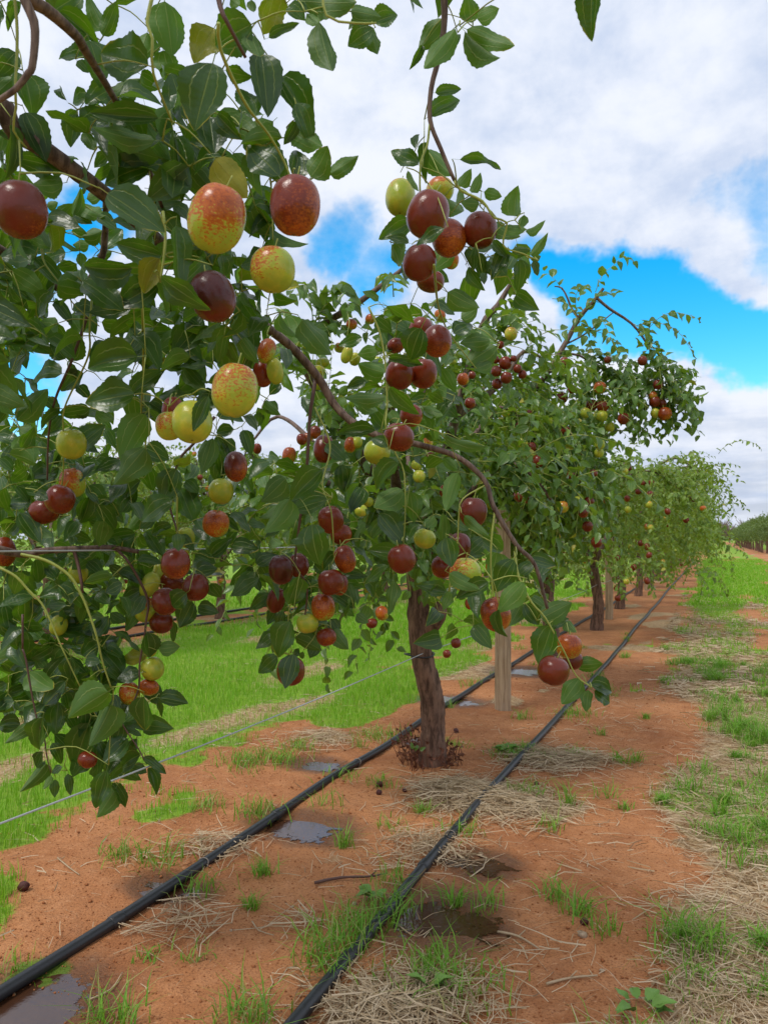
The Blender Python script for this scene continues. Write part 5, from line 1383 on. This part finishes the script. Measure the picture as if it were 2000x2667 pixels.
for root, xx, yy, zz, marks in ((pr, prx, pry, prz, (1.35, 1.62, 1.78, 2.02, 2.36, 2.95, 3.9)), (pl, plx, ply, plz, (1.3, 1.62, 1.94, 2.5, 3.4))):
    for k, ym in enumerate(marks):
        i = int(np.argmin(np.abs(yy - ym)))
        c = np.array([xx[i], yy[i], zz[i]])
        if k % 2 == 0:
            # push-in dripper saddle
            V, F = tube([c + [0, -.018, 0], c + [0, -.012, 0], c + [0, .012, 0], c + [0, .018, 0]], [.0128, .0150, .0150, .0128], 12, .01)
            obj('pipe_joiner', mesh_np('pipe_joiner', V - np.array(root.location), F, None, M['pipe']), root)
        else:
            tube_obj('wire_tie', [c + [.0138 * math.cos(a), .004 * math.sin(a * 2), .0138 * math.sin(a)] for a in np.linspace(0, 6.28, 13)], .0011, M['tie'], root, 6, .01)
line_obj('drip_pipe', ROW2_X + .26, 2.5, 26, 0, .0125, M['pipe'], 'black drip pipe along the near side of the next row', 'pipe', .03, ground_follow=True, seed=3)
line_obj('drip_pipe', ROW2_X - .28, 2.5, 26, 0, .0125, M['pipe'], 'black drip pipe along the far side of the next row', 'pipe', .03, ground_follow=True, seed=4)
line_obj('trellis_wire', ROW_X + .01, -.5, 2.58, .405, .0017, M['wire'], 'thin steel wire strung low from the bent trunk towards the lower left', 'wire', 0, .012)
line_obj('trellis_wire', ROW_X, 2.70, 30, .40, .0017, M['wire'], 'thin low steel wire running on along the row beyond the bent trunk', 'wire', 0, .012)
line_obj('trellis_wire', ROW_X - .03, -.5, 30, .785, .0013, M['wire'], 'upper steel wire of the near row at post-top height', 'wire', 0, .006)

# ------------------------------------------------------------------ grass, straw and litter
def blades(x, y, h, wdt, rng, lean=.45, seg=2):
    n = len(x)
    a = rng.uniform(0, 2 * math.pi, n)
    ax = np.stack([np.cos(a), np.sin(a), np.zeros(n)], 1)
    b = a + rng.uniform(.8, 2.3, n)
    ln = np.stack([np.cos(b), np.sin(b), np.zeros(n)], 1) * (rng.uniform(.1, 1.0, n) * lean)[:, None]
    z = gz(x, y)
    p = np.stack([x, y, z - .003], 1)
    up = np.array([0, 0, 1.0])
    hw = (wdt / 2)[:, None]; H = h[:, None]
    m = p + ln * H * .35 + up * H * .62
    t = p + ln * H * 1.15 + up * H * rng.uniform(.8, 1.0, (n, 1))
    V = np.stack([p - ax * hw, p + ax * hw, m + ax * hw * .8, m - ax * hw * .8, t], 1).reshape(-1, 3)
    k = np.arange(n)[:, None, None] * 5
    F = (np.array([[0, 1, 2], [0, 2, 3], [3, 2, 4]])[None] + k).reshape(-1, 3)
    return V, F

rg = np.random.default_rng(99)
def scatter(n, x0, x1, y0, y1, power=1.0):
    y = y0 + (y1 - y0) * rg.random(n) ** power
    return rg.uniform(x0, x1, n), y

gb = Bag()
for (n, x0, x1, y0, y1, pw, hmin, hmax, wmin, wmax) in [
        (95000, -4.3, -1.35, 1.2, 5.5, 1.25, .022, .055, .0016, .0030), (60000, -4.4, -1.4, 5.5, 12, 1.2, .03, .06, .0035, .006), (30000, -8.0, -1.4, 8, 26, 1.2, .035, .06, .008, .016), (9000, -8.0, -5.0, 4, 9, 1, .03, .06, .006, .010),
        (26000, -1.75, -.2, 1.0, 6, 1.2, .015, .045, .0016, .003), (26000, -.3, 1.5, 1.05, 4.5, 1.3, .012, .04, .0014, .0028), (30000, -.45, 2.2, 4.0, 10, 1.2, .025, .055, .003, .006), (26000, -.4, 1.9, 10, 34, 1.3, .03, .06, .008, .018)]:
    x, y = scatter(n, x0, x1, y0, y1, pw)
    g, s, wt = cover(x, y)
    keep = rg.random(n) < np.clip(g * 1.1 - .12, 0, 1) * (1 - .9 * (wt > .6))
    x, y = x[keep], y[keep]
    nn = len(x)
    gb.add(*blades(x, y, rg.uniform(hmin, hmax, nn) * (.6 + .8 * fbm(x * 4, y * 4, 61, 2)), rg.uniform(wmin, wmax, nn), rg))
o = obj('lane_grass', gb.mesh('lane_grass', M['grass'], False), None, kind='stuff')
o['label'] = 'bright green grass covering the lanes between the rows'

tb = Bag()
TUFTS = [(265, 1852, .05, .055, 26), (350, 1858, .06, .05, 34), (440, 1748, .05, .05, 30), (520, 1655, .08, .05, 60), (590, 1650, .10, .05, 80), (640, 1622, .06, .045, 40), (560, 1760, .06, .055, 44), (830, 1592, .10, .05, 70), (745, 2030, .06, .07, 46), (790, 1990, .06, .07, 40), (850, 1955, .05, .06, 30), (700, 2075, .05, .06, 30), (940, 2085, .09, .05, 60), (960, 2120, .09, .05, 50),
         (1100, 1632, .06, .045, 40), (1130, 1625, .05, .045, 40), (1240, 1545, .08, .05, 50), (240, 2195, .04, .06, 34), (530, 2195, .05, .06, 40), (1230, 1740, .02, .08, 18), (1050, 1950, .03, .05, 16), (20, 2090, .04, .03, 8), (430, 2060, .03, .03, 10), (320, 2065, .03, .03, 10), (1190, 1790, .03, .05, 14), (1310, 2010, .03, .05, 16), (1250, 1970, .03, .06, 24), (1200, 1930, .03, .05, 20), (840, 1900, .04, .04, 20), (1140, 1720, .04, .06, 26), (1000, 1800, .05, .05, 20), (740, 1690, .06, .04, 20), (850, 1790, .04, .04, 14)]
for _ in range(420):
    X, Y = rg.uniform(-.28, 1.5), rg.uniform(1.15, 5.5)
    if cover(np.array([X]), np.array([Y]))[1][0] > .4:
        TUFTS.append((X, Y, rg.uniform(.012, .07), rg.uniform(.035, .085), int(rg.uniform(10, 55)), 1))
for _ in range(46):
    X, Y = rg.uniform(-1.6, -.25), rg.uniform(1.2, 7)
    TUFTS.append((X, Y, rg.uniform(.012, .05), rg.uniform(.03, .06), int(rg.uniform(5, 26)), 1))
for tf in TUFTS:
    c = np.array([tf[0], tf[1]]) if len(tf) > 5 else GD(tf[0], tf[1])[:2]
    n = int(tf[4] * 2.4)
    x = c[0] + rg.normal(0, tf[2] * .6, n); y = c[1] + rg.normal(0, tf[2] * .6, n)
    tb.add(*blades(x, y, rg.uniform(.5, 1.15, n) * tf[3], rg.uniform(.0018, .0038, n), rg, 1.6))
o = obj('grass_tufts', tb.mesh('grass_tufts', M['tuft'], False), None, kind='stuff')
o['label'] = 'scattered grass tufts on the bare soil and straw'

def straws(x, y, ln, wd, rng, lift):
    n = len(x)
    a = rng.uniform(0, math.pi, n)
    d = np.stack([np.cos(a), np.sin(a), np.zeros(n)], 1); s = np.stack([-np.sin(a), np.cos(a), np.zeros(n)], 1)
    bow = rng.normal(0, .10, n)
    c = np.stack([x, y, gz(x, y) + lift], 1)
    tilt = rng.normal(0, .10, n)
    P0 = c - d * (ln / 2)[:, None] + np.array([0, 0, 1]) * (-tilt * ln / 2)[:, None]
    P2 = c + d * (ln / 2)[:, None] + np.array([0, 0, 1]) * (tilt * ln / 2)[:, None]
    P1 = c + s * (bow * ln)[:, None] + np.array([0, 0, 1]) * (.03 * ln)[:, None]
    w2 = s * (wd / 2)[:, None] + np.array([0, 0, 1]) * (rng.normal(0, .3, n) * wd)[:, None]
    V = np.stack([P0 - w2, P0 + w2, P1 - w2, P1 + w2, P2 - w2 * .6, P2 + w2 * .6], 1).reshape(-1, 3)
    k = np.arange(n)[:, None, None] * 6
    F = (np.array([[0, 1, 3, 2], [2, 3, 5, 4]])[None] + k).reshape(-1, 4)
    return V, F
sb = Bag()
for (n, x0, x1, y0, y1, pw, l0, l1, w0, w1) in [(95000, -.75, 1.7, 1.05, 4.2, 1.5, .015, .10, .0009, .0022), (42000, -.4, 1.8, 4.2, 12, 1.3, .04, .10, .003, .006), (26000, -4.3, -1.3, 1.3, 7, 1.2, .02, .06, .0014, .003), (22000, -1.7, -.2, 1.0, 6, 1.3, .02, .09, .0010, .0020)]:
    x, y = scatter(n, x0, x1, y0, y1, pw)
    g, s, wt = cover(x, y)
    keep = rg.random(n) < np.clip(s * .92 - .08, 0.035, 1) * (1 - .85 * (wt > .55))
    x, y = x[keep], y[keep]; m = len(x)
    sb.add(*straws(x, y, rg.uniform(l0, l1, m), rg.uniform(w0, w1, m), rg, rg.uniform(.001, .014, m)))
# heaps of raked straw
for (gx_, gy_, r_, n_) in [(1090, 1735, .17, 1500), (1000, 1712, .16, 900), (1180, 1640, .16, 1200), (880, 2165, .15, 800), (470, 1830, .10, 200), (700, 1600, .2, 300), (930, 1830, .12, 320), (640, 1990, .06, 40), (820, 2190, .10, 350), (400, 1985, .1, 120), (1270, 1640, .12, 300), (950, 1730, .12, 300)]:
    c = GD(gx_, gy_)
    x = c[0] + rg.normal(0, r_ * .55, n_); y = c[1] + rg.normal(0, r_ * .5, n_)
    sb.add(*straws(x, y, rg.uniform(.04, .13, n_), rg.uniform(.0012, .0022, n_), rg, .002 + .022 * rg.random(n_) * np.exp(-((x - c[0]) ** 2 + (y - c[1]) ** 2) / r_ ** 2)))
o = obj('dry_straw', sb.mesh('dry_straw', M['straw'], False), None, kind='stuff')
o['label'] = 'matted dry straw along the lane edge and round the trees'

# soil crumbs
n = 14000
x, y = scatter(n, -1.8, .3, 1.0, 5, 1.6)
sz = rg.uniform(.0008, .0030, n) * (1 + (rg.random(n) > .97) * 1.2)
oct_v = np.array([[1, 0, 0], [0, 1, 0], [-1, 0, 0], [0, -1, 0], [0, 0, .8], [0, 0, -.6]])
oct_f = np.array([[0, 1, 4], [1, 2, 4], [2, 3, 4], [3, 0, 4], [1, 0, 5], [2, 1, 5], [3, 2, 5], [0, 3, 5]])
cvx = np.stack([x, y, gz(x, y) + sz * .3], 1)[:, None, :] + oct_v[None] * sz[:, None, None] * rg.uniform(.6, 1.3, (n, 6, 1))
cr_o = obj('soil_crumbs', mesh_np('soil_crumbs', cvx.reshape(-1, 3), (oct_f[None] + (np.arange(n) * 6)[:, None, None]).reshape(-1, 3), None, M['crumb'], False), None, kind='stuff')
cr_o['label'] = 'small crumbs of orange soil'

# fallen shrivelled fruit
def wrinkled(seed):
    V, F = fruit_shape(seed, 18, 12)
    r_ = np.random.default_rng(seed)
    k = 1 + .20 * (fbm(np.arctan2(V[:, 1], V[:, 0]) * 2.2 + 9, V[:, 2] * 6 + seed, seed, 2) - .5) * 2
    V = V * k[:, None]; V[:, 2] *= 1.15
    return mesh_np('fallen_fruit', V, F, None, M['fallen'])
WR = [wrinkled(s) for s in (3, 4, 5)]
FALL = [(52, 1922, .021, 'shrivelled dark red fruit lying alone on the soil at the left edge'), (820, 1706, .018, 'upper of the two dried fruits fallen between the drip pipes'), (819, 1724, .016, 'lower of the two dried fruits fallen between the drip pipes'),
        (985, 1581, .019, 'round brown fruit fallen just right of the bent trunk'), (1063, 1718, .02, 'dried dark fruit tucked against the right drip pipe'), (1262, 1996, .014, 'small dark fruit fallen in the open soil at lower right'), (1125, 1708, .013, 'small dried fruit lying in the straw heap by the right pipe'), (874, 1716, .012, 'tiny dried fruit on the soil in front of the bent trunk'), (1158, 1698, .013, 'dried fruit on the soil right of the straw heap')]
for k, (x, y, r_, lb) in enumerate(FALL):
    g_ = GD(x, y)
    o = obj('fallen_fruit', WR[k % 3], None, label=lb, category='fruit', group='fallen dried fruit')
    o.location = (g_[0], g_[1], float(gz(g_[0], g_[1])) + r_ * .42)
    o.rotation_euler = (random.uniform(1.1, 1.9), random.uniform(-.4, .4), random.uniform(0, 6))
    o.scale = (r_, r_, r_ * 1.1)
# stones
def stone(seed):
    V, F = fruit_shape(seed, 8, 6)
    r_ = np.random.default_rng(seed)
    V = V * (1 + .22 * r_.normal(size=len(V)))[:, None].clip(.7, 1.4); V[:, 2] *= .6
    return mesh_np('stone', V, F, None, M['stone'], False)
STN = [(1257, 2018, .020, 'pale stone on the soil at the bottom right of centre'), (1038, 1842, .016, 'pale pebble standing in the puddle by the right pipe'), (766, 1948, .011, 'small pale pebble between the pipes, lower middle'), (632, 1952, .007, 'tiny pale pebble left of the middle between the pipes'), (500, 2005, .007, 'tiny pale pebble beside the left pipe'), (1300, 2090, .010, 'pale pebble in the straw at lower right')]
for k, (x, y, r_, lb) in enumerate(STN):
    g_ = GD(x, y)
    o = obj('stone', stone(k), None, label=lb, category='stone', group='pale stones on the soil')
    o.location = (g_[0], g_[1], float(gz(g_[0], g_[1])) + r_ * .2); o.scale = (r_, r_, r_); o.rotation_euler = (0, 0, random.uniform(0, 6))
# fallen twigs
TWG = [([(680, 1912), (735, 1900), (800, 1897), (835, 1890)], .0035, 'red-brown fallen twig lying between the two drip pipes', 'twig_red'), ([(1075, 2003), (1120, 2020), (1165, 2045)], .0028, 'pale broken stick on the bare soil at lower right', 'straw_stick'), ([(1180, 2120), (1230, 2108), (1290, 2105)], .0026, 'pale straight stick near the bottom right of centre', 'straw_stick'),
       ([(940, 1715), (952, 1690), (985, 1680), (1010, 1670)], .0022, 'bent pale stick in the straw left of the right pipe', 'straw_stick'), ([(125, 1858), (150, 1880), (172, 1895)], .0018, 'thin curved dry stem on the soil at the left', 'straw_stick'), ([(190, 2150), (240, 2125), (265, 2095)], .0016, 'thin curved dry stem near the bottom left', 'straw_stick'), ([(545, 1990), (560, 2012), (592, 2022)], .0016, 'short hooked dry stem in the lower middle', 'straw_stick'), ([(860, 1990), (900, 2015), (935, 1995)], .0016, 'dry stem lying across the soil beside the brown puddle', 'straw_stick')]
M['straw_stick'] = plain('dry_stick', (0.42, 0.31, 0.19), 0.8, 0.35, 80)
for pts, r_, lb, mt in TWG:
    w3 = [GD(x, y) for x, y in pts]
    w3 = [np.array([p[0], p[1], float(gz(p[0], p[1])) + r_ + .003]) for p in w3]
    t = thing('fallen_twig', lb, 'twig', w3[0], 'fallen twigs')
    V, F = tube(w3, np.linspace(r_, r_ * .6, len(w3)), 6, .02, .08)
    obj('stem', mesh_np('stem', V - w3[0], F, None, M[mt]), t)
    i = len(w3) // 2
    sp = w3[i] + np.array([.012, .008, .012])
    tube_obj('spur', [w3[i], sp], [r_ * .6, r_ * .3], M[mt], t, 6, .01)

# dead suckers round the foot of the middle trunk
ds = thing('dead_suckers', 'tangle of dead brown suckers and curled leaves round the foot of the bent trunk', 'plant', (t1b[0], t1b[1], 0))
db, dl = Bag(), [[], [], [], [], []]
for _ in range(70):
    a = rg.uniform(0, 6.28); r_ = rg.uniform(.055, .115)
    p0 = np.array([t1b[0] + r_ * math.cos(a), t1b[1] + r_ * math.sin(a), 0.0]); p0[2] = float(gz(p0[0], p0[1]))
    h_ = rg.uniform(.03, .11) * (1.3 if math.cos(a) < 0 else .8)
    tip = p0 + [rg.normal(0, .03), rg.normal(0, .03), h_]
    V, F = tube([p0 - [0, 0, .01], (p0 + tip) / 2 + rg.normal(0, .008, 3), tip], [.0018, .0014, .0008], 4, .03)
    db.add(V - np.array(ds.location), F)
    for q in range(3):
        f = rg.uniform(.3, 1)
        for aa, v in zip(dl, (p0 + (tip - p0) * f, rg.normal(0, 1, 3), rg.normal(0, 1, 3), rg.uniform(.012, .028), rg.uniform(.006, .014))): aa.append(v)
obj('stems', db.mesh('stems', M['dead_leaf']), ds, kind='stuff')
bag = leaf_soup(*[np.array(a) for a in dl], LEAF_MID, rg)
bag.V = [v - np.array(ds.location) for v in bag.V]
obj('dead_leaves', bag.mesh('dead_leaves', M['dead_leaf']), ds, kind='stuff')
for q in range(4):
    o = obj('leaf', LEAF_MID_ME[q % 3], ds)
    o.matrix_local = leaf_matrix(PD(892 + 5 * q, 1618 + 4 * (q % 2), D1 - .10), np.array([rg.normal(), rg.normal(), .8]), np.array([.3, -1, .5]), .024, .013, np.array(ds.location))

# broad-leaved weeds beside the right pipe and by the lower tuft
for (x, y, r_, n_, lb) in [(1095, 1628, .05, 16, 'broad-leaved weed sprouting beside the right drip pipe beyond the straw'), (925, 2140, .035, 7, 'small broad-leaved weed in the straw below the brown puddle'), (1385, 2185, .05, 10, 'broad-leaved weed in the straw at the bottom right'), (800, 1945, .04, 8, 'broad-leaved weed in the grass tuft beside the right pipe')]:
    c = GD(x, y)
    wd_ = thing('weed', lb, 'weed', (c[0], c[1], 0), 'broad-leaved weeds')
    for q in range(n_):
        a = rg.uniform(0, 6.28); rr = rg.uniform(.1, 1) * r_
        p0 = np.array([rr * math.cos(a) * .5, rr * math.sin(a) * .5, float(gz(c[0], c[1])) + rg.uniform(.004, .02)])
        o = obj('leaf', WEED_ME[q % 3], wd_)
        o.matrix_local = leaf_matrix(p0, np.array([math.cos(a), math.sin(a), rg.uniform(.1, .7)]), np.array([0, 0, 1.0]) + rg.normal(0, .2, 3), rg.uniform(.025, .045), rg.uniform(.015, .026), np.zeros(3))
